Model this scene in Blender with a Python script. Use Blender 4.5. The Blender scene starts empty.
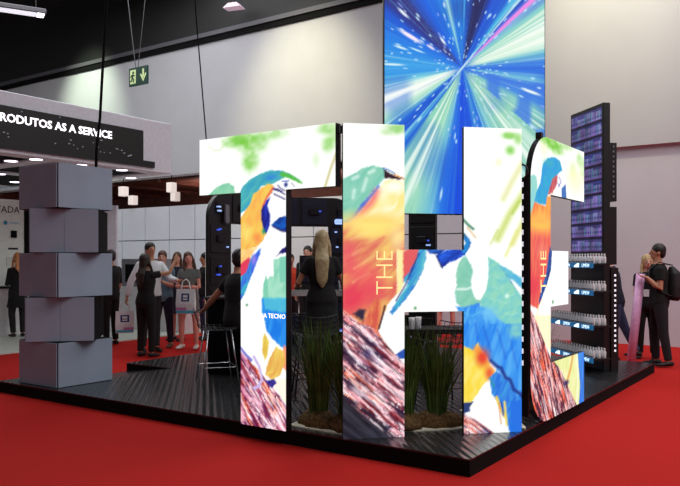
import bpy, math, random
import numpy as np
from mathutils import Vector, Matrix
random.seed(7)
sc = bpy.context.scene
COL = sc.collection
R = math.radians
def lin(c):
    return tuple((v/255/12.92 if v/255 <= .04045 else ((v/255+.055)/1.055)**2.4) for v in c)

# ------------------------------------------------------------------ camera, world, lights, exposure
F_PX, HORIZON, EYE = 738.09, 260.49, 1.5428
cam_d = bpy.data.cameras.new('camera'); cam = bpy.data.objects.new('camera', cam_d); COL.objects.link(cam)
cam.location = (0, 0, EYE); cam.rotation_euler = (R(90), 0, 0)
cam_d.sensor_width = 36; cam_d.lens = 36*F_PX/680; cam_d.shift_y = (HORIZON-243)/680
cam_d.clip_start = .1; cam_d.clip_end = 200
sc.camera = cam
sc.view_settings.view_transform = 'Standard'; sc.view_settings.look = 'None'
sc.view_settings.gamma = 1; sc.view_settings.exposure = 0; sc.view_settings.use_curve_mapping = False
w = bpy.data.worlds.new('hall_ambient'); sc.world = w; w.use_nodes = True
w.node_tree.nodes['Background'].inputs[0].default_value = (.95, .93, 1.0, 1)
w.node_tree.nodes['Background'].inputs[1].default_value = .22
TH = .9649
DR = Vector((math.cos(TH), math.sin(TH), 0)); DL = Vector((-math.sin(TH), math.cos(TH), 0))
DH = Vector((math.cos(TH-math.pi/4), math.sin(TH-math.pi/4), 0)); NH = Vector((-DH.y, DH.x, 0))
C0 = Vector((.9226, 5.2407, 0))          # front corner of the stand; s runs left along DL, r runs right along DR
def P(s, r, z=0): return C0 + DL*s + DR*r + Vector((0, 0, z))
def at(px, Y, z): return Vector(((px-340)/F_PX*Y, Y, z))
def zat(py, Y): return EYE + (HORIZON-py)*Y/F_PX
def area(name, loc, target, size, size_y, power, color=(1, 1, 1), spread=None):
    l = bpy.data.lights.new(name, 'AREA'); l.shape = 'RECTANGLE'; l.size = size; l.size_y = size_y
    l.energy = power; l.color = color
    if spread: l.spread = R(spread)
    o = bpy.data.objects.new(name, l); COL.objects.link(o); o.location = loc
    o.rotation_euler = (Vector(target)-Vector(loc)).to_track_quat('-Z', 'Y').to_euler()
    return o
def spot(name, loc, target, power, angle, blend=.6, color=(1, 1, 1), radius=.15):
    l = bpy.data.lights.new(name, 'SPOT'); l.energy = power; l.spot_size = R(angle); l.spot_blend = blend
    l.color = color; l.shadow_soft_size = radius
    o = bpy.data.objects.new(name, l); COL.objects.link(o); o.location = loc
    o.rotation_euler = (Vector(target)-Vector(loc)).to_track_quat('-Z', 'Y').to_euler()
    return o
area('hall_light', (7, 3, 9.0), (7, 3, 0), 11, 9, 950, (1, .98, .98))
area('hall_light', (-7, 15, 9.0), (-7, 15, 0), 10, 8, 780, (.97, .98, 1))
area('hall_light', (6, 11.0, 9.0), (6, 11.0, 0), 6, 4, 300, (1, .97, 1))
spot('flood_warm', P(8.6, 5.6, 9.2), P(8.6, 9.3, 5.2), 1300, 58, 1, (1, .95, .62))
spot('flood_warm', P(1.5, 6.6, 9.3), P(1.5, 9.3, 6.2), 1000, 60, 1, (1, .95, .62))
spot('flood_green', P(16.6, 6.4, 9.2), P(16.8, 9.3, 6.2), 1300, 52, 1, (.84, 1, .74))
for s_ in (5.0, 9.0, 13.0):
    area('recess_fill', P(s_, 10.6, 3.0), P(s_, 11.4, 4), .6, .6, 30, (1, .9, .85))  # unseen fill lights added to brighten the brown recess

# ------------------------------------------------------------------ helpers
def mat(name, rgb, rough=.6, metal=0, var=.06, scale=14, spec=.5, emit=None, estr=0, bump=0, coat=0):
    m = bpy.data.materials.new(name); m.use_nodes = True; nt = m.node_tree; b = nt.nodes['Principled BSDF']
    c = lin(rgb)
    tc = nt.nodes.new('ShaderNodeTexCoord'); n = nt.nodes.new('ShaderNodeTexNoise'); n.inputs['Scale'].default_value = scale
    n.inputs['Detail'].default_value = 3
    nt.links.new(tc.outputs['Object'], n.inputs['Vector'])
    rp = nt.nodes.new('ShaderNodeValToRGB'); rp.color_ramp.elements[0].position = .3; rp.color_ramp.elements[1].position = .7
    rp.color_ramp.elements[0].color = tuple(v*(1-var) for v in c)+(1,); rp.color_ramp.elements[1].color = tuple(min(1, v*(1+var)) for v in c)+(1,)
    nt.links.new(n.outputs['Fac'], rp.inputs['Fac']); nt.links.new(rp.outputs['Color'], b.inputs['Base Color'])
    b.inputs['Roughness'].default_value = rough; b.inputs['Metallic'].default_value = metal
    b.inputs['Specular IOR Level'].default_value = spec
    if coat: b.inputs['Coat Weight'].default_value = coat
    if emit: b.inputs['Emission Color'].default_value = lin(emit)+(1,); b.inputs['Emission Strength'].default_value = estr
    if bump:
        bp = nt.nodes.new('ShaderNodeBump'); bp.inputs['Strength'].default_value = bump
        nt.links.new(n.outputs['Fac'], bp.inputs['Height']); nt.links.new(bp.outputs['Normal'], b.inputs['Normal'])
    return m
class MB:
    def __init__(s): s.v = []; s.f = []
    def add(s, vs, fs):
        o = len(s.v); s.v += [tuple(p) for p in vs]; s.f += [tuple(i+o for i in f) for f in fs]; return s
    def hexa(s, p):   # 8 points: bottom 4 ccw, top 4 ccw
        return s.add(p, [(3, 2, 1, 0), (4, 5, 6, 7), (0, 1, 5, 4), (1, 2, 6, 5), (2, 3, 7, 6), (3, 0, 4, 7)])
    def box(s, x0, x1, y0, y1, z0, z1):
        return s.hexa([(x0, y0, z0), (x1, y0, z0), (x1, y1, z0), (x0, y1, z0), (x0, y0, z1), (x1, y0, z1), (x1, y1, z1), (x0, y1, z1)])
    def bev(s, x0, x1, y0, y1, z0, z1, b=.01):   # box with chamfered vertical and horizontal edges
        ps = []
        for z, e in ((z0, b), (z0+b, 0), (z1-b, 0), (z1, b)):
            ps.append([(x0+b, y0+e, z), (x1-b, y0+e, z), (x1-e, y0+b, z), (x1-e, y1-b, z), (x1-b, y1-e, z), (x0+b, y1-e, z), (x0+e, y1-b, z), (x0+e, y0+b, z)])
        return s.loft(ps)
    def sr(s, s0, s1, r0, r1, z0, z1):
        return s.hexa([P(s1, r0, z0), P(s0, r0, z0), P(s0, r1, z0), P(s1, r1, z0), P(s1, r0, z1), P(s0, r0, z1), P(s0, r1, z1), P(s1, r1, z1)])
    def loft(s, rings, cap=True):
        n = len(rings[0]); vs = [p for r in rings for p in r]; fs = []
        for k in range(len(rings)-1):
            for i in range(n):
                j = (i+1) % n; fs.append((k*n+i, k*n+j, (k+1)*n+j, (k+1)*n+i))
        if cap: fs.append(tuple(range(n-1, -1, -1))); fs.append(tuple(range((len(rings)-1)*n, len(rings)*n)))
        return s.add(vs, fs)
    def tube(s, pts, rad, n=8, ref=None, closed=False):   # rad: number, list of numbers or list of (ra, rb)
        pts = [Vector(p) for p in pts]; m = len(pts)
        if not isinstance(rad, (list, tuple)): rad = [rad]*m
        rings = []; prev = None
        for k in range(m):
            if closed: t = pts[(k+1) % m]-pts[k-1]
            else: t = pts[min(k+1, m-1)]-pts[max(k-1, 0)]
            t.normalize()
            a = Vector(ref) if ref else (prev if prev else (Vector((1, 0, 0)) if abs(t.x) < .8 else Vector((0, 1, 0))))
            a = a - t*a.dot(t)
            if a.length < 1e-4: a = t.orthogonal()
            a.normalize(); prev = a; b = t.cross(a)
            ra, rb = rad[k] if isinstance(rad[k], (list, tuple)) else (rad[k], rad[k])
            rings.append([pts[k]+a*(ra*math.cos(2*math.pi*i/n))+b*(rb*math.sin(2*math.pi*i/n)) for i in range(n)])
        if closed: rings.append(rings[0]); return s.loft(rings, False)
        return s.loft(rings)
    def ball(s, c, rx, ry=None, rz=None, nu=14, nv=9, rot=None):
        ry = ry or rx; rz = rz or rx; c = Vector(c); rings = []
        vs = []; fs = []
        for k in range(1, nv):
            a = math.pi*k/nv
            for i in range(nu):
                p = Vector((rx*math.sin(a)*math.cos(2*math.pi*i/nu), ry*math.sin(a)*math.sin(2*math.pi*i/nu), -rz*math.cos(a)))
                if rot: p = rot @ p
                vs.append(c+p)
        for k in range(nv-2):
            for i in range(nu):
                j = (i+1) % nu; fs.append((k*nu+i, k*nu+j, (k+1)*nu+j, (k+1)*nu+i))
        b = Vector((0, 0, -rz)); t = Vector((0, 0, rz))
        if rot: b = rot @ b; t = rot @ t
        vs += [c+b, c+t]; nb = len(vs)-2
        for i in range(nu):
            j = (i+1) % nu; fs.append((nb, j, i)); fs.append((nb+1, (nv-2)*nu+i, (nv-2)*nu+j))
        return s.add(vs, fs)
    def disc(s, c, r, axis, depth, n=20):
        a = Vector(axis).normalized(); return s.tube([Vector(c), Vector(c)+a*depth], r, n)
    def mesh(s, name):
        me = bpy.data.meshes.new(name); me.from_pydata(s.v, [], s.f); me.update(); return me
    def build(s, name, m, parent=None, smooth=False):
        me = s.mesh(name)
        if m: me.materials.append(m)
        if smooth: me.polygons.foreach_set('use_smooth', [True]*len(me.polygons))
        o = bpy.data.objects.new(name, me); COL.objects.link(o)
        if parent: o.parent = parent
        return o
def tag(o, label=None, cat=None, group=None, kind=None):
    for k, v in (('label', label), ('category', cat), ('group', group), ('kind', kind)):
        if v: o[k] = v
    return o
def empty(name, loc, rz=0, label=None, cat=None, group=None):
    o = bpy.data.objects.new(name, None); COL.objects.link(o); o.location = loc; o.rotation_euler = (0, 0, rz)
    o.empty_display_size = .1
    return tag(o, label, cat, group)
def copy_tree(o, parent=None):
    c = o.copy(); COL.objects.link(c)
    if parent: c.parent = parent
    for ch in list(o.children): copy_tree(ch, c)
    return c
def struct(name, mb, m, cat='structure', label=None):
    o = mb.build(name, m); return tag(o, label, cat, None, 'structure')
def centre(o):
    """move a mesh object's origin to the base of its bounds"""
    me = o.data; n = len(me.vertices); a = np.empty(n*3); me.vertices.foreach_get('co', a); a = a.reshape(-1, 3)
    c = np.array([(a[:, 0].min()+a[:, 0].max())/2, (a[:, 1].min()+a[:, 1].max())/2, a[:, 2].min()])
    me.vertices.foreach_set('co', (a-c).ravel()); o.location = o.location + Vector(c); me.update(); return o
def text(name, body, size, m, parent, mtx, extrude=.002, align='LEFT', sx=1, bold=0):
    cu = bpy.data.curves.new(name, 'FONT'); cu.body = body; cu.size = size; cu.extrude = extrude; cu.align_x = align
    cu.resolution_u = 2; cu.offset = bold
    t = bpy.data.objects.new(name+'_curve', cu); COL.objects.link(t)
    dg = bpy.context.evaluated_depsgraph_get(); me = bpy.data.meshes.new_from_object(t.evaluated_get(dg))
    bpy.data.objects.remove(t); bpy.data.curves.remove(cu)
    me.transform(Matrix.Diagonal((sx, 1, 1, 1))); me.transform(mtx); me.name = name
    me.materials.clear(); me.materials.append(m)
    o = bpy.data.objects.new(name, me); COL.objects.link(o); o.parent = parent
    return o
FACE = Matrix(((1, 0, 0, 0), (0, 0, -1, 0), (0, 1, 0, 0), (0, 0, 0, 1)))   # text lying in XY -> standing in XZ, facing -Y
# ------------------------------------------------------------------ materials
M = {}
M['black'] = mat('black_powder_coat', (16, 16, 18), .45)
M['matte_black'] = mat('matte_black', (10, 10, 11), .85, spec=.15)
M['dark_metal'] = mat('dark_metal', (50, 50, 54), .4, .7)
M['chrome'] = mat('chrome_wire', (190, 190, 195), .2, 1)
M['white'] = mat('white_laminate', (226, 226, 228), .5)
M['grey'] = mat('grey_laminate', (125, 126, 132), .5)
M['carpet'] = mat('red_carpet', (184, 36, 32), .95, 0, .12, 60, .1, bump=.15)
M['wall'] = mat('painted_wall', (186, 186, 190), .85, 0, .02, 2, .2)
M['wall_lower'] = mat('painted_wall_lower', (198, 196, 206), .85, 0, .02, 2, .2)
M['brown'] = mat('dark_brown_timber', (112, 62, 48), .6, 0, .25, 3)
M['partition'] = mat('partition_panel', (214, 216, 224), .6, 0, .02, 4)
M['ceiling'] = mat('black_ceiling', (10, 10, 11), .9)
M['ceiling_band'] = mat('dark_ceiling_panel', (12, 12, 13), .6, 0, .3, 1)
M['rail'] = mat('grey_rail', (84, 82, 88), .5)
M['pale_floor'] = mat('pale_vinyl_floor', (214, 222, 212), .5)
M['booth'] = mat('booth_white', (228, 230, 240), .6)
M['rear_blue_lit'] = mat('rear_cover_blue_lit', (18, 22, 50), .5)  # black covers with the blue LED light on them put into the colour
M['panel_mint'] = mat('mint_white_panel', (234, 244, 238), .5)
M['sand'] = mat('cream_sand', (236, 228, 206), .95, 0, .2, 90, .1, bump=.4)
M['soil'] = mat('dark_soil', (104, 80, 52), .95, 0, .5, 40, .1, bump=.6)
M['grass'] = mat('grass_blade', (84, 118, 50), .6, 0, .35, 9)
M['grass_pale'] = mat('pale_grass_blade', (150, 158, 140), .6, 0, .3, 9)
M['lamp'] = mat('lamp_diffuser', (250, 245, 255), .5, emit=(250, 236, 255), estr=4)
M['slot'] = mat('slot_glow', (235, 238, 245), .5, emit=(235, 238, 250), estr=.75)  # slots are holes; glow added so they show white instead of dark
M['led_white'] = mat('status_led', (200, 220, 255), .5, emit=(150, 185, 255), estr=.8)
M['led_blue'] = mat('status_led_blue', (90, 120, 255), .5, emit=(70, 100, 255), estr=.55)
M['sign_text'] = mat('lit_sign_letters', (255, 250, 255), .5, emit=(252, 246, 255), estr=1.6)
M['cream_text'] = mat('cream_screen_lettering', (252, 226, 152), .5, emit=(252, 222, 150), estr=1)
M['tread'] = None

def screen_mat(name, strength):
    m = bpy.data.materials.new(name); m.use_nodes = True; nt = m.node_tree; b = nt.nodes['Principled BSDF']
    a = nt.nodes.new('ShaderNodeAttribute'); a.attribute_name = 'screen'
    b.inputs['Base Color'].default_value = (.01, .01, .01, 1); b.inputs['Roughness'].default_value = .5
    b.inputs['Specular IOR Level'].default_value = .2
    nt.links.new(a.outputs['Color'], b.inputs['Emission Color']); b.inputs['Emission Strength'].default_value = strength
    return m
M['screen'] = screen_mat('led_screen', 1.08)
M['screen_big'] = screen_mat('led_screen_hall', 1.0)
M['screen_rack'] = screen_mat('led_screen_shelf', .9)

# ribbed dark deck: fine grooves running diagonally over the stand
m = mat('ribbed_black_deck', (38, 38, 40), .24, 0, .12, 6); nt = m.node_tree; b = nt.nodes['Principled BSDF']
tc = nt.nodes.new('ShaderNodeTexCoord'); vr = nt.nodes.new('ShaderNodeVectorRotate'); vr.rotation_type = 'Z_AXIS'
vr.inputs['Angle'].default_value = math.pi/4
wv = nt.nodes.new('ShaderNodeTexWave'); wv.wave_type = 'BANDS'; wv.bands_direction = 'X'; wv.inputs['Scale'].default_value = 4.6
wv.inputs['Distortion'].default_value = 0
bp = nt.nodes.new('ShaderNodeBump'); bp.inputs['Strength'].default_value = .28; bp.inputs['Distance'].default_value = .02
nt.links.new(tc.outputs['Object'], vr.inputs['Vector']); nt.links.new(vr.outputs['Vector'], wv.inputs['Vector'])
nt.links.new(wv.outputs['Fac'], bp.inputs['Height']); nt.links.new(bp.outputs['Normal'], b.inputs['Normal'])
M['tread'] = m
# switched-off LED cabinet face: blue-grey with a very fine pixel grid
m = mat('unlit_led_face', (150, 163, 182), .5, 0, .10, 1.6, .3); nt = m.node_tree; b = nt.nodes['Principled BSDF']
tc = nt.nodes.new('ShaderNodeTexCoord'); wv = nt.nodes.new('ShaderNodeTexWave'); wv.wave_type = 'BANDS'; wv.bands_direction = 'Z'
wv.inputs['Scale'].default_value = 26; bp = nt.nodes.new('ShaderNodeBump'); bp.inputs['Strength'].default_value = .12
nt.links.new(tc.outputs['Object'], wv.inputs['Vector']); nt.links.new(wv.outputs['Fac'], bp.inputs['Height']); nt.links.new(bp.outputs['Normal'], b.inputs['Normal'])
M['led_off'] = m

# ------------------------------------------------------------------ setting
mb = MB(); mb.add([(-26, -14, 0), (26, -14, 0), (26, 34, 0), (-26, 34, 0)], [(0, 1, 2, 3)])
struct('floor', mb, M['carpet'], 'floor', 'bright red carpet of the exhibition hall')
mb = MB(); mb.add([(-26, -4, 9.6), (26, -4, 9.6), (26, 34, 9.6), (-26, 34, 9.6)], [(3, 2, 1, 0)])
struct('ceiling', mb, M['ceiling'], 'ceiling', 'black hall ceiling')
RW = 9.3; SB = 3.4
mb = MB(); mb.sr(SB, 34, RW, RW+.2, 3.84, 7.33); mb.sr(-14, SB, RW, RW+.2, 3.64, 7.33)
struct('wall_back', mb, M['wall'], 'wall', 'tall pale hall wall behind the stand')
mb = MB(); mb.sr(-14, SB, RW+.1, RW+.2, 0, 3.64); struct('wall_lower', mb, M['wall_lower'], 'wall', 'lower pale hall wall right of the tall screen')
mb = MB(); mb.sr(-14, 34, RW-.02, RW+.2, 7.36, 9.6); struct('wall_upper', mb, M['ceiling_band'], 'wall', 'dark band above the pale wall')
mb = MB(); mb.sr(-14, 34, RW-.10, RW-.03, 7.47, 7.58); struct('trim_1', mb, M['rail'], 'rail', 'grey rail along the top of the pale wall')
mb = MB(); mb.sr(-14, 34, RW-.06, RW, 7.33, 7.47); struct('trim_2', mb, M['matte_black'], 'rail', 'black strip standing for the dark gap under the grey rail')  # dark gap below the rail drawn as a black strip
mb = MB(); mb.sr(SB, 34, RW, 13.2, 3.84, 3.9); mb.sr(SB, 34, 13.0, 13.2, 0, 3.84); mb.sr(SB-.1, SB, RW+.2, 13.2, 0, 3.84)
for k in range(14):
    mb.sr(SB+.4+k*2, SB+.5+k*2, RW+.1, 13.0, 3.76, 3.84)
struct('wall_recess', mb, M['brown'], 'wall', 'dark brown recess above the white partition')
mb = MB()
for k in range(-3, 16):
    s0 = 5.35+k*1.0
    if s0 < SB: continue
    mb.sr(s0+.012, s0+.988, RW+.02, RW+.08, .0, 2.10); mb.sr(s0+.012, s0+.988, RW+.02, RW+.08, 2.125, 3.05)
struct('wall_partition', mb, M['partition'], 'wall', 'white panelled partition below the brown recess')
mb = MB(); mb.sr(SB, 21.4, RW+.08, RW+.1, 0, 3.03); struct('trim_3', mb, M['grey'], 'trim', 'grey frame showing between the partition panels')
mb = MB(); mb.sr(9.2, 22, -6, RW-.2, 0, .025); struct('floor_booth', mb, M['pale_floor'], 'floor', 'pale floor of the white booth on the left')
# ---- stand platform
ZP = .13
plat = empty('stage_platform', P(3, 3, 0), TH, 'low square black platform with ribbed deck under the LED letters', 'platform')
def LP(s, r, z): return Vector((r-3, s-3, z))       # local: x along DR, y along DL
def prism(outline, z0, z1):
    mb = MB(); n = len(outline); lo = [LP(s, r, z0) for s, r in outline]; hi = [LP(s, r, z1) for s, r in outline]
    mb.add(lo+hi, [tuple(range(n-1, -1, -1)), tuple(range(n, 2*n))]+[(i, (i+1) % n, n+(i+1) % n, n+i) for i in range(n)]); return mb
out = [(0, 0), (0, 6), (6, 6), (6, 1.86), (5.08, 1.86), (5.08, .87), (6, .87), (6, 0)]
prism(out, ZP-.012, ZP).build('deck', M['tread'], plat)
ins = [(.004, .004), (.004, 5.996), (5.996, 5.996), (5.996, 1.864), (5.084, 1.864), (5.084, .866), (5.996, .866), (5.996, .004)]
prism(ins, 0, ZP-.012).build('side_fascia', M['matte_black'], plat)
mb = MB(); a = [LP(5.08, .872, 0), LP(6.05, .872, 0), LP(6.05, 1.858, 0), LP(5.08, 1.858, 0), LP(5.08, .872, ZP-.002), LP(6.05, .872, .006), LP(6.05, 1.858, .006), LP(5.08, 1.858, ZP-.002)]
mb.hexa(a).build('ramp', M['tread'], plat)

# ------------------------------------------------------------------ LED letters
def hash2(ix, iy, seed):
    h = (ix.astype(np.int64)*374761393 + iy.astype(np.int64)*668265263 + seed*974634777) & 0x7fffffff
    h = ((h ^ (h >> 13))*1274126177) & 0x7fffffff
    return ((h ^ (h >> 16)) & 0xffff)/65535.0
def vnoise(x, y, seed=0):
    ix = np.floor(x); iy = np.floor(y); fx = x-ix; fy = y-iy; fx = fx*fx*(3-2*fx); fy = fy*fy*(3-2*fy)
    a = hash2(ix, iy, seed); b = hash2(ix+1, iy, seed); c = hash2(ix, iy+1, seed); d = hash2(ix+1, iy+1, seed)
    return (a*(1-fx)+b*fx)*(1-fy)+(c*(1-fx)+d*fx)*fy
def streak(u, v, ang, ln, wd, seed):
    ca, sa = math.cos(R(ang)), math.sin(R(ang)); a = u*ca+v*sa; b = -u*sa+v*ca
    b = b + 1.2*(vnoise(a/ln*1.7+9, b/wd*.3, seed+5)-.5)*wd
    return np.clip((.62*vnoise(a/ln, b/wd, seed)+.38*vnoise(a/ln*2, b/wd*2.1, seed+1)-.5)*1.9+.5, 0, 1)
def seg_dist(u, v, pts, closed):
    d = np.full(u.shape, 1e9); n = len(pts); ins = np.zeros(u.shape, bool); wt = np.zeros(u.shape)
    for i in range(n if closed else n-1):
        x0, y0 = pts[i]; x1, y1 = pts[(i+1) % n]; dx, dy = x1-x0, y1-y0; L2 = dx*dx+dy*dy+1e-9
        t = np.clip(((u-x0)*dx+(v-y0)*dy)/L2, 0, 1); dd = np.hypot(u-x0-t*dx, v-y0-t*dy); d = np.minimum(d, dd)
        if closed:
            if dy != 0: ins ^= ((y0 > v) != (y1 > v)) & (u < x0+(v-y0)*dx/dy)
    return d, ins
WOOD = {0: ((236, 208, 218), (205, 122, 150), (96, 38, 84), (228, 128, 96)), 1: ((240, 212, 222), (216, 140, 146), (58, 44, 66), (222, 122, 92)),
        2: ((232, 182, 172), (188, 96, 84), (52, 44, 84), (222, 120, 84)), 3: ((242, 196, 196), (228, 132, 118), (72, 44, 66), (230, 116, 88))}
def paint(ops, u, v, bg=(253, 254, 251)):
    """colours of an LED image at points (u, v), in centimetres on the letter"""
    c = np.tile(np.array(bg, float), (len(u), 1)); seed = 11
    def mix(col, al):
        nonlocal c
        c = c*(1-al[:, None])+np.asarray(col, float)*al[:, None]
    for op in ops:
        seed += 7
        if op[0] == 'B':
            _, col, al, x, y, rx, ry = op; k = np.clip(1.25*np.exp(-((u-x)/rx)**2-((v-y)/ry)**2)-.12, 0, 1)
            if rx > 5 and col[1] > 150 and col[0] < 150: k = k*(.55+.9*vnoise(u/4, v/3.2, seed))
            mix(col, np.clip(k, 0, 1)*al)
        elif op[0] == 'S':
            _, col, hw, soft, al, p = op; pts = list(zip(p[::2], p[1::2])); d, _i = seg_dist(u, v, pts, False)
            mix(col, np.clip((hw-d)/soft+.5, 0, 1)*al)
        elif op[0] == 'P':
            _, col, soft, al, p, tex = op; pts = list(zip(p[::2], p[1::2])); d, ins = seg_dist(u, v, pts, True)
            sd = np.where(ins, d, -d)+ (vnoise(u/1.6, v/1.6, seed)-.5)*.9*min(soft, 1.2)
            a = np.clip(sd/soft+.5, 0, 1)*al; cc = np.tile(np.array(col, float), (len(u), 1))
            if tex:
                c2, ang, ln, wd, am = tex; k = (streak(u, v, ang, ln, wd, seed)*am*1.25)[:, None]; cc = cc*(1-k)+np.array(c2, float)*k
            mix(cc, a)
        else:
            _, p, ang, mode = op; pts = list(zip(p[::2], p[1::2])); d, ins = seg_dist(u, v, pts, True)
            a = np.clip(np.where(ins, d, -d)/.8+.5, 0, 1); W4 = [np.array(x, float) for x in WOOD[mode]]
            n1 = streak(u, v, ang, 26, 1.8, seed); n2 = streak(u, v, ang+4, 15, 1.3, seed+3); n3 = vnoise(u/13, v/10, seed+8); n4 = streak(u, v, ang, 30, 6, seed+4)
            cc = W4[0]*(1-n1)[:, None]+W4[1]*n1[:, None]
            k = np.clip((n4-.5)*3+ (40-v)/90 - .25, 0, 1)[:, None]*.85; cc = cc*(1-k)+W4[3]*k
            if mode == 1:
                k = np.exp(-((u-20)/12)**2-((v-66)/11)**2)[:, None]*.85*(.4+.9*n2[:, None]); k = np.clip(k, 0, 1); cc = cc*(1-k)+np.array((52, 66, 116.))*k
                k = np.clip((vnoise(u/9, v/9, 77)-.6)*4, 0, 1)[:, None]*np.clip((60-v)/50, 0, .8)[:, None]; cc = cc*(1-k)+np.array((84, 88, 112.))*k
            k = np.clip((n2-.60)*5+(n3-.5)*1.4, 0, 1)[:, None]*(.88 if mode != 1 else (.45+.45*np.clip((75-v)/40, 0, 1))[:, None]); cc = cc*(1-k)+W4[2]*k
            k = np.clip((streak(u, v, ang, 12, .9, seed+17)-.72)*6, 0, 1)[:, None]*.8; cc = cc*(1-k)+np.array((250, 238, 240.))*k
            if mode == 1:
                k = np.clip((33-.80*u-v)/5+.5+2.2*(n1-.5), 0, 1)[:, None]; cc = cc*(1-k)+(np.array((22, 22, 34.))+n2[:, None]*26)*k
            ca, sa = math.cos(R(ang)), math.sin(R(ang)); al_ = u*ca+v*sa; ac = -u*sa+v*ca+1.5*(vnoise(u/7, v/7, seed+30)-.5)
            for sc_, wl, st_ in ((1.0, 9, .85), (.55, 7, .6)):
                rg = np.abs(vnoise(al_/(24*sc_), ac/(2.3*sc_), seed+40)-.5); k = (np.clip(1.15-rg*wl*2.6, 0, 1)*np.clip(vnoise(al_/9, ac/5, seed+41)*2.2-.5, 0, 1)*st_)[:, None]; cc = cc*(1-k)+W4[2]*.8*k
            k = np.clip((.65*vnoise(al_/20, ac/2.6, seed+50)+.35*vnoise(al_/6, ac/1.3, seed+51)-.56)*8, 0, 1)[:, None]*.8; cc = cc*(1-k)+W4[2]*k
            k = np.clip((vnoise(al_/16, ac/1.5, seed+60)-.62)*6, 0, 1)[:, None]*.6; cc = cc*(1-k)+np.array((255, 236, 238.))*k
            k = np.clip((vnoise(al_/22, ac/1.2, seed+61)-.70)*8, 0, 1)[:, None]*.7; cc = cc*(1-k)+np.array((128, 40, 50.))*k
            cc = (cc-158)*1.25+158
            if mode == 1:
                k = np.clip((33-.80*u-v)/5+.5+2.2*(n1-.5), 0, 1)[:, None]; cc = cc*(1-k)+(np.array((20, 20, 32.))+n2[:, None]*34)*k
            mix(cc, a)
    return c
def to_lin(c):
    c = np.clip(c/255, 0, 1); return np.where(c <= .04045, c/12.92, ((c+.055)/1.055)**2.4)
def letter_shape(cells, arcs, step, inset=0):
    """grid over a letter of half-metre modules; arcs: rounded corners (cx, cz, qx, qz, radius). returns vertices (u, v), quads, boundary edges"""
    n = round(.5/step); nx, nz = 3*n, 5*n; vid = {}; V = []; Q = []
    def outside(u, v):
        for cx, cz, qx, qz, r in arcs:
            if (u-cx)*qx > 1e-6 and (v-cz)*qz > 1e-6 and math.hypot(u-cx, v-cz) > r+1e-6: return (cx, cz, r)
        return None
    def vert(i, k):
        if (i, k) not in vid:
            u, v = i*step, k*step; o = outside(u, v)
            if o: d = math.hypot(u-o[0], v-o[1]); u = o[0]+(u-o[0])*o[2]/d; v = o[1]+(v-o[1])*o[2]/d
            vid[(i, k)] = len(V); V.append((u, v))
        return vid[(i, k)]
    for i in range(nx):
        for k in range(nz):
            if not cells[4-k//n][i//n]: continue
            cs = [(i, k), (i+1, k), (i+1, k+1), (i, k+1)]
            if all(outside(a*step, b*step) for a, b in cs): continue
            Q.append(tuple(vert(a, b) for a, b in cs))
    E = {}
    for q in Q:
        for a, b in zip(q, q[1:]+q[:1]): E[(a, b)] = 1
    bd = [e for e in E if (e[1], e[0]) not in E]
    return V, Q, bd
def shape_body(cells, arcs, y0, y1, step=.05):
    V, Q, bd = letter_shape(cells, arcs, step); n = len(V); mb = MB()
    mb.add([(u, y0, v) for u, v in V]+[(u, y1, v) for u, v in V],
           list(Q)+[tuple(i+n for i in q[::-1]) for q in Q]+[(b, a, a+n, b+n) for a, b in bd]); return mb
def shape_screen(cells, arcs, ops, parent, m, step=.01, bg=(253, 254, 251)):
    V, Q, bd = letter_shape(cells, arcs, step); mb = MB(); mb.add([(u, 0, v) for u, v in V], Q)
    o = mb.build('screen', m, parent); a = np.array(V)*100; c = to_lin(paint(ops, a[:, 0], a[:, 1], bg))
    set_cols(o, c); return o
def set_cols(o, c):
    at_ = o.data.color_attributes.new('screen', 'FLOAT_COLOR', 'POINT')
    at_.data.foreach_set('color', np.concatenate([c, np.ones((len(c), 1))], 1).astype(np.float32).ravel())
LT = [[1, 1, 1], [0, 1, 0], [0, 1, 0], [0, 1, 0], [0, 1, 0]]
LH = [[1, 0, 1], [1, 0, 1], [1, 1, 1], [1, 0, 1], [1, 0, 1]]
LE = [[1, 1, 1], [1, 0, 0], [1, 1, 0], [1, 0, 0], [1, 1, 1]]
LD = [[1, 1, 1], [1, 0, 1], [1, 0, 1], [1, 0, 1], [1, 1, 1]]
LL = [[1, 0, 0], [1, 0, 0], [1, 0, 0], [1, 0, 0], [1, 1, 1]]
ARC_L = [(.42, 2.08, -1, 1, .42), (.42, .42, -1, -1, .42)]
ARC_R = [(1.08, 2.08, 1, 1, .42), (1.08, .42, 1, -1, .42)]
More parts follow.
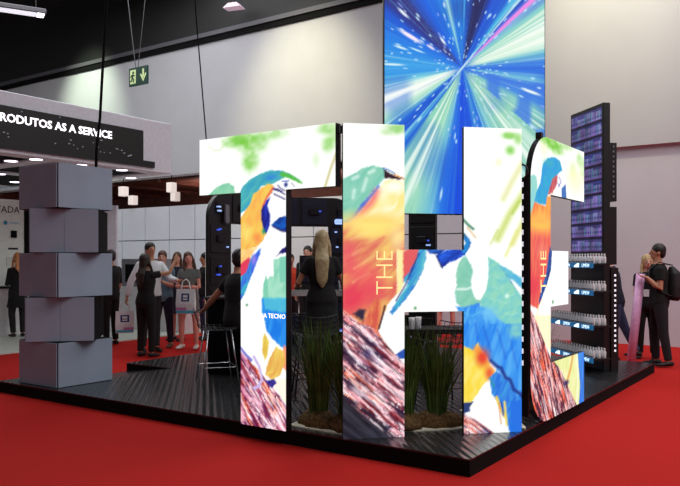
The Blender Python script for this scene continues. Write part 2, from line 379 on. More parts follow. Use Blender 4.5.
# LED images: parrots, branches and leaves, in centimetres on each letter
PAINT_T=[
('B',(112,196,62),0.7,43,245,17.9,4.8),
('B',(112,196,62),0.8,58,243,14.9,7.6),
('B',(112,196,62),0.5,84,247,16.6,4.6),
('B',(112,196,62),0.75,61,227,9.0,9.5),
('B',(112,196,62),0.4,73,241,9.7,7.5),
('B',(112,196,62),0.5,49,248,10.2,4.8),
('B',(112,196,62),0.6,142,246,9.6,4.4),
('B',(112,196,62),0.6,143,234,6.0,6.7),
('B',(112,196,62),0.4,151,239,6.3,7.0),
('B',(112,196,62),0.2,131,222,4.0,6.2),
('B',(255,255,255),0.95,21,244,7.5,5.1),
('S',(190,215,150),0.6,1.5,0.5,[12,243,18,239,26,239,30,244]),
('S',(195,185,120),1.2,2,0.75,[151,226,145,213,140,200]),
('P',(150,212,175),1,1,[11,199,20,206,30,209,36,209,42,206,43,201,43,198],((110,190,160),60,8,2,0.5)),
('P',(85,185,178),1,1,[48,181,48,198,52,205,61,211,72,215,83,217,95,216,104,213,113,208,118,203,106,208,100,210,90,207,84,205,73,204,68,198,62,192,58,186],((50,150,190),40,10,2,0.6)),
('B',(50,130,215),0.8,84,211,7.2,2.6),
('S',(80,185,50),2.0,1.5,0.85,[96,213,105,210,115,204]),
('P',(252,252,255),1.0,1,[84,203,90,207,100,210,108,207,118,203,116,200,101,200,103,186,103,168,85,168,82,179,79,187,80,194,85,200],None),
('S',(45,40,115),0.5,0.6,1,[85,202,91,201,97,198]),
('S',(45,40,115),0.5,0.6,1,[85,198,91,195,98,193]),
('S',(45,40,115),0.5,0.6,1,[91,204,95,201,99,199]),
('B',(25,40,120),1,100,204,2.1,2.0),
('S',(40,80,170),0.5,0.8,0.8,[96,207,103,207]),
('S',(60,50,90),0.4,0.7,0.6,[106,205,109,202]),
('P',(242,200,88),1,1,[46,174,56,185,61,190,64,198,74,203,81,206,87,204,86,199,80,193,76,187,74,178,76,168,79,164,74,157,68,153,56,150,46,149],((246,150,80),60,9,3,0.45)),
('S',(222,80,90),1.0,1.5,0.8,[86,202,79,194,75,187]),
('B',(245,225,120),0.7,56,165,7.6,8.0),
('B',(240,130,70),0.6,68,161,6.0,4.1),
('P',(40,60,195),1,1,[73,184,79,192,84,195,80,188,83,180,83,172,79,164,76,166,73,176],((25,25,110),80,10,2,0.7)),
('B',(30,150,110),0.9,76,166,2.1,2.7),
('P',(252,252,255),1.0,1,[86,199,99,198,104,197,104,181,90,175,84,172,84,180,81,188],None),
('S',(45,40,115),0.6,0.6,1,[86,201,93,199,99,196]),
('S',(45,40,115),0.6,0.6,1,[87,197,92,195,99,192]),
('P',(25,112,210),0.8,1,[84,171,93,177,104,179,104,165,93,167],((15,30,110),20,10,2,0.6)),
('S',(20,25,95),0.8,1,0.9,[86,170,95,166,104,165]),
('P',(246,222,140),1.2,1,[46,150,68,152,61,144,53,137,46,133],((250,180,110),50,8,3,0.6)),
('P',(222,62,92),1.2,1,[46,136,59,144,64,142,56,130,46,126],None),
('P',(60,100,222),1,1,[46,125,56,131,62,144,73,152,72,147,67,137,61,126,54,112,46,102],((60,190,195),65,10,2.5,0.7)),
('B',(160,130,235),0.8,65,142,3.0,5.0),
('P',(35,30,110),1,1,[90,145,96,151,104,155,104,148,95,147],None),
('P',(165,222,195),1,1,[80,125,83,128,87,128,87,142,104,146,104,111,74,106,76,122,78,128,79,128],((120,198,172),80,9,3,0.6)),
('P',(120,200,175),1,0.8,[93,144,104,145,104,123,93,123],None),
('P',(120,200,170),0.8,0.8,[76,107,76,122,78,127,80,125,82,107],None),
('P',(30,148,225),1.0,1,[74,109,104,107,104,98,74,96],None),
('B',(50,130,80),1,57,103,1.5,1.1),
('P',(25,120,225),1,1,[74,109,104,110,104,66,98,68,94,70,85,76,79,82,76,94],((60,160,235),80,14,2,0.6)),
('P',(90,198,212),1.5,0.75,[76,110,104,111,104,98,77,100],None),
('P',(247,150,120),1.2,1,[98,71,104,68,104,46,96,54,95,62],None),
('P',(236,214,105),1,1,[77,80,82,73,80,61,77,57,74,65,75,75],((215,170,60),85,8,2,0.6)),
('P',(238,208,100),1,1,[89,69,98,66,100,58,94,46,85,41,78,45,79,51,83,60],((225,165,80),60,9,3,0.7)),
('P',(252,242,222),1.5,0.9,[88,42,104,44,104,18,88,36],None),
('W',[46,65,57,58,69,49,85,36,94,28,104,17,104,0,46,-8],-50,0),
('P',(65,60,170),1,1,[73,43,79,40,88,42,90,39,85,34,80,37],((30,25,90),30,6,2,0.6)),
('S',(198,178,228),1.4,1,1,[65,59,71,51,74,41,71,35,65,32]),
('S',(120,115,205),1.3,1,1,[48,67,56,60,62,56]),
('S',(240,225,245),0.5,1,0.8,[69,52,73,42]),
]
PAINT_H=[
('B',(140,205,110),0.75,42,246,10.0,3.9),
('B',(140,205,110),0.6,47,248,6.0,3.5),
('B',(170,215,140),0.4,35,243,5.0,2.3),
('P',(142,206,182),1.2,1,[-2,205,8,210,17,215,25,217,32,215,35,212,34,207,28,201,21,193,13,183,6,172,-2,166],((105,190,170),45,14,4,0.5)),
('S',(240,252,248),0.9,3,0.8,[8,206,12,208]),
('S',(240,252,248),0.9,3,0.8,[19,206,16,197]),
('S',(240,252,248),0.9,3,0.8,[9,197,8,191]),
('S',(240,252,248),0.9,3,0.8,[21,211,25,213]),
('P',(50,125,225),1.5,1,[-2,172,6,174,13,184,21,193,29,202,30,200,23,191,14,180,8,173,-2,164],((90,180,225),45,14,2,0.6)),
('P',(252,228,140),1,1,[-2,165,8,173,14,180,23,191,30,200,34,205,41,206,55,204,55,157,-2,157],((255,248,215),40,16,5,0.8)),
('S',(232,80,110),2.5,6,0.75,[-2,163,8,171,15,179,22,187,28,196]),
('B',(255,252,240),0.9,42,200,10.0,5.8),
('B',(255,246,205),0.7,33,193,4.9,6.7),
('B',(245,150,110),0.5,11,164,11.7,7.6),
('P',(48,28,40),1,1,[33,214,36,212,43,209,50,207,44,206,38,207,34,207],None),
('S',(60,120,185),0.5,0.8,1,[32,215,36,214,42,211]),
('S',(232,165,95),0.6,1,1,[42,210,53,205]),
('P',(230,172,100),1,1,[-2,171,53,171,53,149,44,149,44,115,36,106,28,84,19,88,8,95,-2,103],((216,92,90),42,16,4,0.7)),
('B',(246,214,122),1.1,25,171,33.8,9.2),
('B',(225,55,85),0.85,8,112,14.6,14.3),
('B',(230,75,90),0.7,23,122,11.8,11.5),
('B',(250,225,120),0.8,25,164,17.8,7.7),
('B',(252,240,170),0.6,45,158,7.0,11.6),
('B',(235,90,110),0.6,4,145,7.8,11.4),
('B',(240,100,100),0.6,14,133,11.8,7.6),
('B',(252,225,120),0.5,35,148,5.9,7.7),
('S',(255,225,150),0.5,2.5,0.5,[6,158,25,166]),
('S',(255,225,150),0.5,2.5,0.5,[8,146,27,158]),
('S',(255,225,150),0.5,2.5,0.5,[9,135,25,145]),
('S',(255,225,150),0.5,2.5,0.5,[8,124,21,131]),
('S',(215,70,80),0.5,2.5,0.5,[4,141,19,148]),
('S',(215,70,80),0.5,2.5,0.5,[11,125,25,133]),
('S',(215,70,80),0.5,2.5,0.5,[17,152,33,160]),
('S',(215,70,80),0.5,2.5,0.5,[6,116,17,122]),
('P',(48,40,62),2,1,[8,99,13,103,18,102,16,93],None),
('P',(230,140,85),1.5,1,[19,89,21,104,27,111,31,108,28,85],((205,80,70),80,10,2,0.7)),
('S',(50,28,40),0.7,1,1,[34,105,32,97,29,87]),
('P',(255,234,165),1,1,[44,150,50,149,49,121,44,113],None),
('P',(224,92,84),1,1,[49,149,59,151,59,136,49,124],None),
('W',[-2,104,8,96,19,88,29,84,35,73,-2,74],-38,1),
('W',[-3,90,10,90,20,90,28,85,34,76,44,64,55,54,55,-8,-3,-5],-42,1),
('P',(40,82,172),1,1,[43,66,49,70,55,71,55,62,46,63],None),
('P',(222,92,95),1,1,[50,148,56,150,63,151,60,143,54,132,50,128],None),
('P',(42,110,205),1,1,[62,151,68,151,68,143,65,132,59,121,51,110,40,98,38,100,46,112,51,119,54,127,50,123,50,128,54,132,60,143],((70,180,205),60,9,2,0.7)),
('S',(20,25,95),0.5,1,0.8,[62,147,56,133,51,122,43,109]),
('S',(110,200,205),0.8,1.5,0.8,[67,148,65,135,58,122]),
('S',(120,210,205),0.6,1,0.8,[49,116,53,121]),
('P',(42,112,205),1,1,[67,152,87,152,80,146,71,147],((20,40,130),10,8,2,0.6)),
('P',(32,92,218),1,1,[76,145,86,150,96,152,99,151,103,156,105,153,101,146,94,142,86,139,82,135,80,138],((15,40,140),30,8,3,0.7)),
('S',(15,25,100),0.6,1.2,0.9,[77,145,81,136]),
('P',(40,152,212),1,1,[99,162,101,163,104,160,106,156,104,151,101,146,98,150,101,155],((25,90,180),60,6,2,0.6)),
('S',(60,90,70),0.6,1,1,[99,164,101,161]),
('P',(142,206,182),1,1,[103,146,99,144,95,138,93,130,94,121,92,114,94,106,99,103,107,103,114,106,119,98,153,82,153,106,149,111,144,119,136,130,127,140,121,144],((118,192,170),30,8,4,0.6)),
('P',(253,254,255),1,1,[108,153,120,153,121,145,122,130,119,116,114,109,111,109,107,116,106,124,108,132,106,138,102,145,103,149],None),
('S',(235,248,242),0.9,1.5,0.8,[94,118,103,118,107,120]),
('S',(225,240,240),0.4,2,0.6,[111,133,113,125,112,116]),
('S',(200,230,240),0.4,1,0.8,[93,114,93,108]),
('P',(50,122,226),1,1,[93,104,101,103,112,107,114,106,114,82,101,82,96,99],((70,160,230),85,10,2,0.6)),
('P',(75,172,218),1,1,[128,139,137,135,153,125,153,116,143,124,138,128],((120,205,205),-35,9,2,0.6)),
('S',(20,60,175),0.6,1,1,[129,138,139,126,150,109]),
('B',(60,130,80),1,59,103,1.3,1.3),
('B',(112,196,62),0.75,140,244,8.2,3.1),
('B',(112,196,62),0.75,140,232,4.3,4.1),
('B',(112,196,62),0.55,147,241,3.9,4.5),
('B',(230,225,150),0.4,130,222,3.2,3.6),
('S',(214,214,125),1.5,6,0.8,[151,222,142,207,134,192]),
('S',(188,208,85),2.2,6,0.9,[152,197,140,180,129,159]),
('S',(210,212,100),1.6,5,0.85,[152,175,142,155]),
('S',(160,190,60),0.8,2,0.6,[148,190,142,180]),
('S',(80,140,110),1.1,1,1,[98,176,104,170,108,167]),
('S',(222,182,125),0.6,1,1,[103,168,110,160]),
('S',(225,225,130),1.2,2,0.7,[146,166,136,145]),
('S',(190,205,90),1.0,2,0.5,[129,166,123,155]),
('P',(142,212,186),1,1,[114,101,115,110,120,118,121,127,121,144,130,139,140,125,148,114,154,107,154,69,144,76,141,83,137,88,131,91,129,98],((110,196,205),50,7,3.5,0.6)),
('S',(205,240,222),0.4,1.5,0.35,[125,120,130,118,134,120]),
('S',(205,240,222),0.4,1.5,0.35,[130,108,135,106,140,108]),
('S',(205,240,222),0.4,1.5,0.35,[123,110,127,108,131,110]),
('S',(205,240,222),0.4,1.5,0.35,[136,98,141,96,146,98]),
('S',(205,240,222),0.4,1.5,0.35,[127,129,131,126,135,127]),
('S',(205,240,222),0.4,1.5,0.35,[136,115,140,112,144,114]),
('S',(205,240,222),0.4,1.5,0.35,[140,87,144,85,149,87]),
('B',(240,255,250),0.8,137,112,1.9,1.8),
('P',(40,132,232),2,1,[96,103,114,104,123,101,130,94,137,88,143,80,154,73,154,67,96,68],((100,185,238),85,14,2.5,0.7)),
('B',(120,200,238),0.7,121,98,8.2,5.8),
('S',(90,190,235),0.5,1,0.7,[100,99,107,96,113,99]),
('P',(40,132,232),1,1,[97,90,155,89,155,20,143,31,135,45,127,53,119,63,112,74,108,69,97,73],((95,180,240),75,18,2.5,0.6)),
('B',(135,208,190),0.85,146,84,7.3,6.8),
('S',(20,70,190),0.5,2.5,0.5,[117,87,123,67]),
('S',(20,70,190),0.5,2.5,0.5,[129,84,136,61]),
('S',(25,80,200),0.5,2.5,0.5,[140,76,146,53]),
('S',(20,80,200),0.6,2.5,0.5,[110,90,112,77]),
('P',(242,212,62),1,1,[97,73,108,68,112,74,119,61,127,50,117,40,107,26,97,25],((250,230,130),70,10,3,0.6)),
('B',(226,72,50),1.0,116,62,6.1,7.4),
('B',(228,80,50),0.85,122,49,4.1,5.8),
('B',(235,120,60),0.5,111,69,4.1,3.9),
('P',(253,254,252),1,1,[107,25,118,40,124,32,131,22,139,0,129,0,113,10,104,17],None),
('P',(40,112,218),1,1,[122,45,128,51,136,45,143,32,155,20,155,-2,140,-2,136,10,131,22,124,32],((70,170,225),65,10,2,0.6)),
('S',(20,28,110),1.1,2.5,0.95,[123,59,129,54,132,53,136,45,140,43,143,35,149,31,156,19]),
('S',(40,150,140),0.8,1.5,0.7,[122,45,126,38]),
('S',(235,205,85),1.2,1,1,[128,29,131,21,135,13]),
('S',(240,215,100),0.9,1,1,[135,25,137,6]),
('S',(25,60,170),0.6,1,1,[132,25,134,14]),
('S',(215,120,60),0.5,1,0.8,[130,24,132,7]),
('P',(32,112,222),0.8,1,[140,26,155,26,155,-4,140,-3],None),
('W',[96,19,109,12,119,5,127,-1,96,-3],-35,2),
('P',(40,60,112),1,1,[96,25,108,26,105,22,105,18,96,16],None),
]
PAINT_E=[
('B',(105,192,45),0.8,55,246,27.1,5.4),
('B',(105,192,45),0.6,68,242,18.5,4.7),
('B',(105,192,45),0.6,35,247,17.0,3.4),
('B',(105,192,45),0.4,135,241,11.4,6.4),
('B',(105,192,45),0.4,95,249,19.7,4.1),
('B',(105,192,45),0.25,114,228,9.5,8.3),
('B',(105,192,45),0.3,146,233,10.2,10.8),
('B',(255,246,170),0.5,121,220,28.2,14.7),
('B',(255,248,190),0.5,32,238,11.2,7.6),
('P',(132,206,216),1.5,1,[-15,170,-12,199,-5,210,5,214,14,213,16,205,14,192,1,175,-10,165],((165,220,190),70,9,2.5,0.6)),
('P',(252,165,75),1.5,1,[9,191,36,189,40,198,58,200,58,161,-15,160,-4,173],((240,105,60),75,14,3,0.6)),
('B',(252,210,90),0.7,27,176,13.8,8.4),
('P',(30,150,218),1.2,1,[26,216,29,225,43,232,61,235,76,233,83,225,79,222,64,218,61,210,50,204,41,199,37,190,26,190,9,191,13,199,24,209],((60,185,195),65,9,2,0.5)),
('B',(70,180,180),0.6,43,228,12.7,3.4),
('P',(250,248,255),1,1,[68,220,82,225,93,215,95,199,61,198,59,208],None),
('P',(214,118,98),1.5,1,[55,215,70,220,67,211,55,202,42,199],((180,60,90),60,6,2,0.6)),
('P',(60,112,182),1,1,[80,208,92,213,95,199,81,198],None),
('S',(90,70,150),0.6,1,0.8,[73,218,79,214,71,209]),
('S',(110,90,160),0.5,1,0.7,[67,213,76,209]),
('P',(242,125,85),1.2,1,[-17,172,58,175,54,158,44,142,35,123,27,108,16,100,5,103,-17,108],((222,70,85),75,16,3,0.7)),
('B',(250,178,82),1.1,24,173,51.8,9.3),
('B',(222,50,75),0.7,5,120,18.4,12.8),
('B',(240,150,120),0.5,27,150,13.8,7.5),
('P',(32,112,192),1,1,[48,154,54,151,51,133,41,121,25,107,18,104,27,118,38,129,44,144],((20,30,100),75,9,2,0.7)),
('S',(222,190,80),0.6,1.5,0.8,[19,103,15,90]),
('B',(60,140,80),1,56,104,2.3,1.8),
('P',(246,242,192),2,0.8,[5,95,58,92,58,54,16,79],None),
('P',(238,240,172),1.5,0.85,[48,53,118,50,168,52,168,-8,118,0,79,40],((215,225,120),70,9,3,0.7)),
('S',(230,168,88),2.5,2,0.9,[115,53,108,39,95,26]),
('S',(252,252,230),1.5,2,0.9,[126,49,130,30,126,-1]),
('P',(30,112,222),1,1,[129,51,175,53,175,-10,133,-1,137,18],((90,180,240),80,14,2,0.5)),
('W',[-17,105,-7,104,5,97,16,87,49,55,73,43,99,23,127,-1,118,-15,-17,9],-58,3),
('B',(45,45,100),1,94,26,7.8,2.4),
]
def led_letter(label, loc, ang, cells, arcs, ops, T=.045, back=False, bg=(253, 254, 251)):
    root = empty('led_letter', loc, ang, label, 'led letter')
    shape_body(cells, arcs, .003, T).build('cabinet', M['black'], root)
    shape_screen(cells, arcs, ops, root, M['screen'], .01 if not back else .05, bg)
    return root
zl = Vector((0, 0, ZP))
tA = led_letter('big T shaped LED letter showing a parrot head, nearest the grey block tower', Vector((-1.2693, 6.6726, ZP)), TH-math.pi/2, LT, [], PAINT_T, .075)
hA = led_letter('big H shaped LED letter on the front corner of the platform', Vector((.0244, 5.8279, ZP)), TH-math.pi/4, LH, [], PAINT_H)
eA = led_letter('big E shaped LED letter with rounded corners facing the right side of the carpet', Vector((1.5966, 6.1806, ZP)), TH, LE, ARC_L, PAINT_E, .05)
# vertical lettering on the screens
text('lettering', 'THE', .205, M['cream_text'], hA, Matrix.Translation((.405, -.004, 1.135)) @ FACE @ Matrix.Rotation(R(90), 4, 'Z'), .001, sx=.97, bold=-.004)
text('lettering', 'THE', .205, M['cream_text'], eA, Matrix.Translation((.37, -.004, 1.13)) @ FACE @ Matrix.Rotation(R(90), 4, 'Z'), .001, sx=1.0, bold=-.003)
text('lettering', 'A TECNO', .055, M['sign_text'], tA, Matrix.Translation((.76, -.004, .93)) @ FACE, .001)
# brackets on the T and the slotted side rail on the E
MB().box(1.495, 1.53, .01, .06, 2.42, 2.48).build('corner_bracket', M['black'], tA)
mb = MB(); mb.box(-.012, 0, .012, .125, .10, 2.10); mb.build('side_rail', M['black'], eA)
for k in range(16): MB().box(-.015, -.012, .058, .072, .53+k*.1, .572+k*.1).build('rail_slot', M['slot'], eA)
pts = [(-.02+.0*i, .07+.05*math.cos(2*math.pi*i/14), 2.16+.06*math.sin(2*math.pi*i/14)) for i in range(14)]
MB().tube(pts, .009, 6, closed=True).build('lifting_ring', M['black'], eA, True)
MB().box(.28, .34, .01, .06, 2.46, 2.53).build('corner_bracket', M['black'], eA)

def back_modules(root, cells, arcs, seed, cover='black'):
    """rear of the cabinets: one ribbed cover per half metre module, with a power box and status lights"""
    rnd = random.Random(seed)
    for row in range(5):
        for c in range(3):
            if not cells[row][c]: continue
            x0, z0 = c*.5, (4-row)*.5; cx, cz = x0+.25, z0+.25
            corner = any((cx-a[0])*a[2] > 0 and (cz-a[1])*a[3] > 0 for a in arcs)
            i = .15 if corner else .03
            mb = MB(); mb.bev(x0+i, x0+.5-i, .07, .085, z0+i, z0+.5-i, .006)
            for k in range(3): mb.box(x0+i+.03, x0+.5-i-.03, .085, .090, z0+.16+k*.09, z0+.172+k*.09)
            mod = mb.build('rear_cover', M[cover], root)
            MB().bev(cx-.09, cx+.09, .085, .115, cz-.05, cz+.06, .008).build('power_box', M['dark_metal'], mod)
            for k in range(rnd.choice((1, 2, 2, 3))):
                a = cx+rnd.uniform(-.17, .17)*(.5 if corner else 1); b = cz+rnd.uniform(-.17, .17)*(.5 if corner else 1); wd = rnd.choice((.012, .02, .035))
                MB().box(a-wd, a+wd, .085, .118, b-.012, b+.012).build('status_light', M['led_white'] if rnd.random() < .35 else M['led_blue'], mod)
SOFT = [('B', (150, 210, 180), .8, 75, 160, 60, 60), ('B', (230, 150, 110), .7, 40, 60, 40, 50)]
dA = led_letter('D shaped LED letter seen from its black rear, left of the parrot T', P(6, 4.88, ZP), TH+math.pi, LD, ARC_R, SOFT, T=.07, back=True, bg=(200, 205, 205))
eB = led_letter('E shaped LED letter seen from its black rear at the far platform corner', P(4.94, 6, ZP), TH-math.pi/4+math.pi, LE, ARC_L, SOFT, T=.07, back=True, bg=(200, 205, 205))
lA = led_letter('L shaped LED letter seen from its black rear, right under the tall light tunnel screen', P(3.34, 6, ZP), TH+math.pi/2, LL, [], SOFT, T=.07, back=True, bg=(200, 205, 205))
back_modules(dA, LD, ARC_R, 3); back_modules(eB, LE, ARC_L, 4, 'rear_blue_lit'); back_modules(lA, LL, [], 5)
# the loose white cable plate on the rear of the D and the lit plate on the far E
mb = MB(); mb.bev(1.10, 1.20, .118, .135, 2.0, 2.30, .02); mb.build('cable_plate', M['grey'], dA)
mb = MB(); mb.bev(.14, .40, .118, .13, 2.04, 2.13, .02); mb.build('lit_plate', M['led_white'], eB)

# ------------------------------------------------------------------ tall light-tunnel screen
def tunnel(u, v):
    """u right, v up from the vanishing centre, metres"""
    ang = np.degrees(np.arctan2(v, u)) % 360; rr = np.hypot(u, v)
    keys = [(0, (40, 110, 225)), (6, (60, 130, 225)), (12, (110, 190, 215)), (17, (200, 238, 215)), (25, (226, 246, 228)), (33, (160, 220, 200)), (38, (130, 205, 205)), (42.3, (120, 170, 225)),
            (44.5, (225, 130, 225)), (46, (90, 110, 225)), (48.5, (15, 60, 185)), (51, (110, 205, 230)), (54, (60, 170, 225)), (57, (20, 100, 215)), (66, (15, 75, 205)), (70, (22, 32, 105)), (80, (24, 22, 80)),
            (84, (20, 90, 200)), (92, (30, 130, 225)), (99, (25, 120, 225)), (103, (130, 200, 220)), (107, (30, 130, 225)), (120, (15, 100, 225)), (126, (25, 90, 215)), (132, (46, 44, 120)), (141, (44, 42, 125)), (147, (20, 90, 215)),
            (156, (25, 115, 228)), (168, (40, 140, 230)), (178, (60, 165, 232)), (188, (50, 150, 230)), (194, (120, 205, 225)), (199, (225, 246, 232)), (207, (244, 252, 244)), (213, (180, 228, 205)), (218, (120, 195, 210)), (222, (25, 100, 215)),
            (228, (15, 80, 205)), (231, (90, 185, 225)), (234, (20, 90, 210)), (237, (140, 212, 190)), (243, (150, 215, 185)), (250, (158, 220, 192)), (256, (110, 190, 215)), (260, (40, 120, 228)), (268, (15, 75, 220)), (278, (20, 85, 222)),
            (284, (70, 150, 220)), (289, (30, 110, 220)), (296, (120, 195, 205)), (304, (150, 212, 190)), (312, (150, 212, 185)), (325, (148, 212, 190)), (333, (130, 200, 195)), (339, (70, 140, 225)), (347, (60, 120, 225)), (353, (110, 190, 220)), (360, (40, 110, 225))]
    ka = np.array([k[0] for k in keys], float); kc = np.array([k[1] for k in keys], float)
    a2 = (ang + 3.0*(vnoise(ang/5, rr*1.5, 4)-.5)) % 360
    c = np.stack([np.interp(a2, ka, kc[:, i]) for i in range(3)], 1)
    def mix(col, k):
        nonlocal c
        k = np.clip(k, 0, 1)[:, None]; c = c*(1-k)+np.array(col, float)*k
    k = np.clip((vnoise(u*2.6+5, v*2.6+3, 41)-.52)*3.2, 0, 1)*np.clip(rr*1.5-.2, 0, 1); mix((34, 96, 214), k*.42*((ang > 190) & (ang < 360)))
    mix((26, 28, 104), np.clip((vnoise(u*3+1, v*3, 43)-.45)*3, 0, 1)*np.clip((v-.35)*1.6, 0, 1)*.45*((ang > 55) & (ang < 170)))
    # long radial streaks
    n = vnoise(ang/1.3, rr*.8+3, 21); n2 = vnoise(ang/.55, rr*.6, 22)
    lum = c.mean(1)
    mix((245, 253, 246), np.clip((n-.66)*3.2, 0, 1)*np.clip((lum-120)/70, 0, 1)*.9)
    mix((90, 185, 235), np.clip((n2-.62)*2.5, 0, 1)*np.clip((150-lum)/60, 0, 1)*.55)
    mix((30, 60, 180), np.clip((.32-n)*3, 0, 1)*.4)
    # blotchy sea-green field, lower right
    k = np.clip((vnoise(u*5+3, v*5, 31)-.45)*3, 0, 1)*((ang > 322) & (ang < 352)); mix((60, 120, 225), k*.8)
    for a, w_, c_, r0 in ((49.8, .9, (190, 232, 242), 0), (240.5, 1.0, (235, 250, 240), 0), (246, .8, (235, 250, 240), .2), (229, .8, (130, 205, 232), .25), (309, 1.2, (240, 252, 244), .15), (302, .7, (200, 238, 225), .3), (296, .7, (150, 215, 232), .2), (291, .6, (150, 215, 232), .3),
                         (44.3, 1.1, (244, 140, 228), .25), (20, 1.1, (244, 252, 240), .2), (27, 1.3, (248, 253, 244), .2), (35, .9, (214, 242, 222), .15), (203, 2.2, (252, 254, 250), .2), (103.5, 1.2, (160, 215, 226), .1), (88, .8, (70, 170, 230), .4)):
        d = np.abs((ang-a+180) % 360-180); wl = w_*(.5+.5*np.clip(rr, 0, 1.4)); mix(c_, np.clip(1.5-d/wl, 0, 1)*np.clip((rr-r0)*6+.3, 0, 1)*.9)
    mix((40, 105, 222), np.exp(-(rr/.13)**2)*.75); d = np.abs(-u*math.sin(R(50))+v*math.cos(R(50))); mix((206, 236, 246), np.clip(1.5-d/.012, 0, 1)*np.clip(1.2-rr/.4, 0, 1)*.9)
    # dashes of light flying outward
    rnd = random.Random(5)
    for k in range(330):
        a = R(rnd.uniform(0, 360)); d0 = rnd.uniform(.12, 1.6); ln = .012+.035*d0*rnd.random(); wd = .005+.006*d0*rnd.random()
        deg = math.degrees(a) % 360
        if 14 < deg < 40 or 195 < deg < 216 or 236 < deg < 256: continue
        ca, sa = math.cos(a), math.sin(a); p = u*ca+v*sa-d0; q = -u*sa+v*ca
        mix((200, 236, 250) if rnd.random() < .8 else (150, 170, 245), np.clip(1.6-np.hypot(p/ln, q/wd), 0, 1)*.9)
    for a, d0, ln, wd, c_ in ((152, .74, .13, .020, (255, 236, 250)), (165, .80, .07, .010, (220, 246, 248)), (180, .88, .12, .010, (225, 246, 250)), (128, .40, .05, .012, (230, 240, 250)), (344, .93, .10, .014, (236, 250, 246)), (150, .46, .05, .012, (236, 226, 250)), (162, .6, .08, .008, (200, 240, 250)), (140, .97, .07, .014, (230, 240, 250))):
        a = R(a); ca, sa = math.cos(a), math.sin(a); p = u*ca+v*sa-d0; q = -u*sa+v*ca; mix(c_, np.clip(1.7-np.hypot(p/ln, q/wd), 0, 1))
    return c
SW, SH = 2.045, 3.0
big = empty('led_wall', at(466.2, 9.0, 2.11), TH-math.pi/4, 'tall portrait LED screen with a blue light tunnel hung behind the letters', 'screen')
st = .01; nx, nz = int(SW/st), int(SH/st); uu, vv = np.meshgrid(np.linspace(-SW/2, SW/2, nx+1), np.linspace(0, SH, nz+1)); uu = uu.ravel(); vv = vv.ravel()
mb = MB(); mb.v = [(a, 0, b) for a, b in zip(uu, vv)]; W1 = nx+1
mb.f = [(k*W1+i, k*W1+i+1, (k+1)*W1+i+1, (k+1)*W1+i) for k in range(nz) for i in range(nx)]
o = mb.build('screen', M['screen_big'], big); set_cols(o, to_lin(tunnel(uu+.05, vv-(zat(68, 9.0)-2.11))))
MB().bev(-SW/2-.012, SW/2+.012, .004, .06, -.012, SH+.012, .004).build('cabinet', M['black'], big)
mb = MB()
for x in (-.8, .8): mb.tube([(x, .035, SH), (x, .035, 9.6-2.11)], .012, 6)
mb.build('hanging_cable', M['dark_metal'], big)

# ------------------------------------------------------------------ grey block tower (switched-off LED cubes)
kc = P(4.97+.375, .08+.375)
names = ['bottom', 'second', 'middle', 'fourth', 'top']
lab = ['grey LED cube at the bottom of the twisted block tower, standing on the platform', 'turned grey LED cube second from the bottom of the block tower', 'grey LED cube in the middle of the twisted block tower',
       'turned grey LED cube just under the topmost block of the tower', 'topmost grey LED cube of the twisted block tower']
for k in range(5):
    root = empty('led_cube', (kc.x, kc.y, ZP+k*.5), TH+(0 if k % 2 == 0 else -math.pi/4), lab[k], 'led cube', 'stacked grey led cubes')
    MB().box(-.364, .364, -.364, .364, .0, .5).build('frame', M['matte_black'], root)
    if k == 3: root.location += DH*.045
    for q in range(4):
        rot = Matrix.Rotation(q*math.pi/2, 4, 'Z'); mb = MB()
        for x0, x1 in (((-.359, .359),) if k % 2 == 0 else ((-.3665, -.0014), (.0014, .3665))):
            mb.bev(x0, x1, -.375, -.364, .004, .496, .002)
        mb.v = [tuple(rot @ Vector(p)) for p in mb.v]
        mb.build('panel', M['led_off'] if k % 2 == 0 or q != 1 else M['matte_black'], root)
# ------------------------------------------------------------------ shelf tower on the right
near = Vector((3.353, 9.404, ZP)); RWD = .86
rack = empty('display_tower', near+NH*RWD, TH-math.pi/4-math.pi/2, 'tall black display tower with a shelf picture screen and four bottle shelves', 'display tower')
RH = 3.43
MB().bev(0, RWD, .004, .10, 0, RH, .006).build('body', M['black'], rack)
zs0 = 1.52
nx, nz = 80, 188; uu, vv = np.meshgrid(np.linspace(.035, RWD-.035, nx+1), np.linspace(zs0, RH-.04, nz+1)); uu = uu.ravel(); vv = vv.ravel()
mb = MB(); mb.v = [(a, 0, b) for a, b in zip(uu, vv)]; W1 = nx+1
mb.f = [(k*W1+i, k*W1+i+1, (k+1)*W1+i+1, (k+1)*W1+i) for k in range(nz) for i in range(nx)]
o = mb.build('screen', M['screen_rack'], rack)
def shelf_image(u, v):
    rows = 10; t = (v-zs0)/(RH-.04-zs0)*rows; row = np.floor(t); fr = t-row
    c = np.tile(np.array((52, 50, 112.)), (len(u), 1))
    hue = hash2(row, row*0+3, 5); base = np.stack([58+36*hue, 66+14*hue, 150+0*hue], 1); c = base*.75+c*.25
    slot = np.floor(u/.034); h2 = hash2(slot, row, 9); cu = (u/.034-slot-.5); ht = .42+.3*hash2(np.floor(u/.2), row, 12)
    k = (np.abs(cu) < .34)*(fr > .18)*(fr < .18+ht); colr = np.stack([96+75*h2, 112+55*hash2(slot, row, 10), 186+30*h2], 1)
    c = np.where((k > 0)[:, None], colr, c)
    k = (np.abs(cu) < .2)*(fr > .30)*(fr < .45); c = np.where((k > 0)[:, None], np.array((60, 50, 120.)), c)
    c = np.where((fr < .10)[:, None], np.array((20, 18, 42.)), c); c = np.where(((fr >= .10) & (fr < .18))[:, None], np.array((128, 92, 178.)), c)
    c = np.where((fr > .9)[:, None], np.array((34, 30, 74.)), c)
    return c*(.62+.35*vnoise(u*9, v*9, 3))[:, None]
set_cols(o, to_lin(shelf_image(uu, vv)))
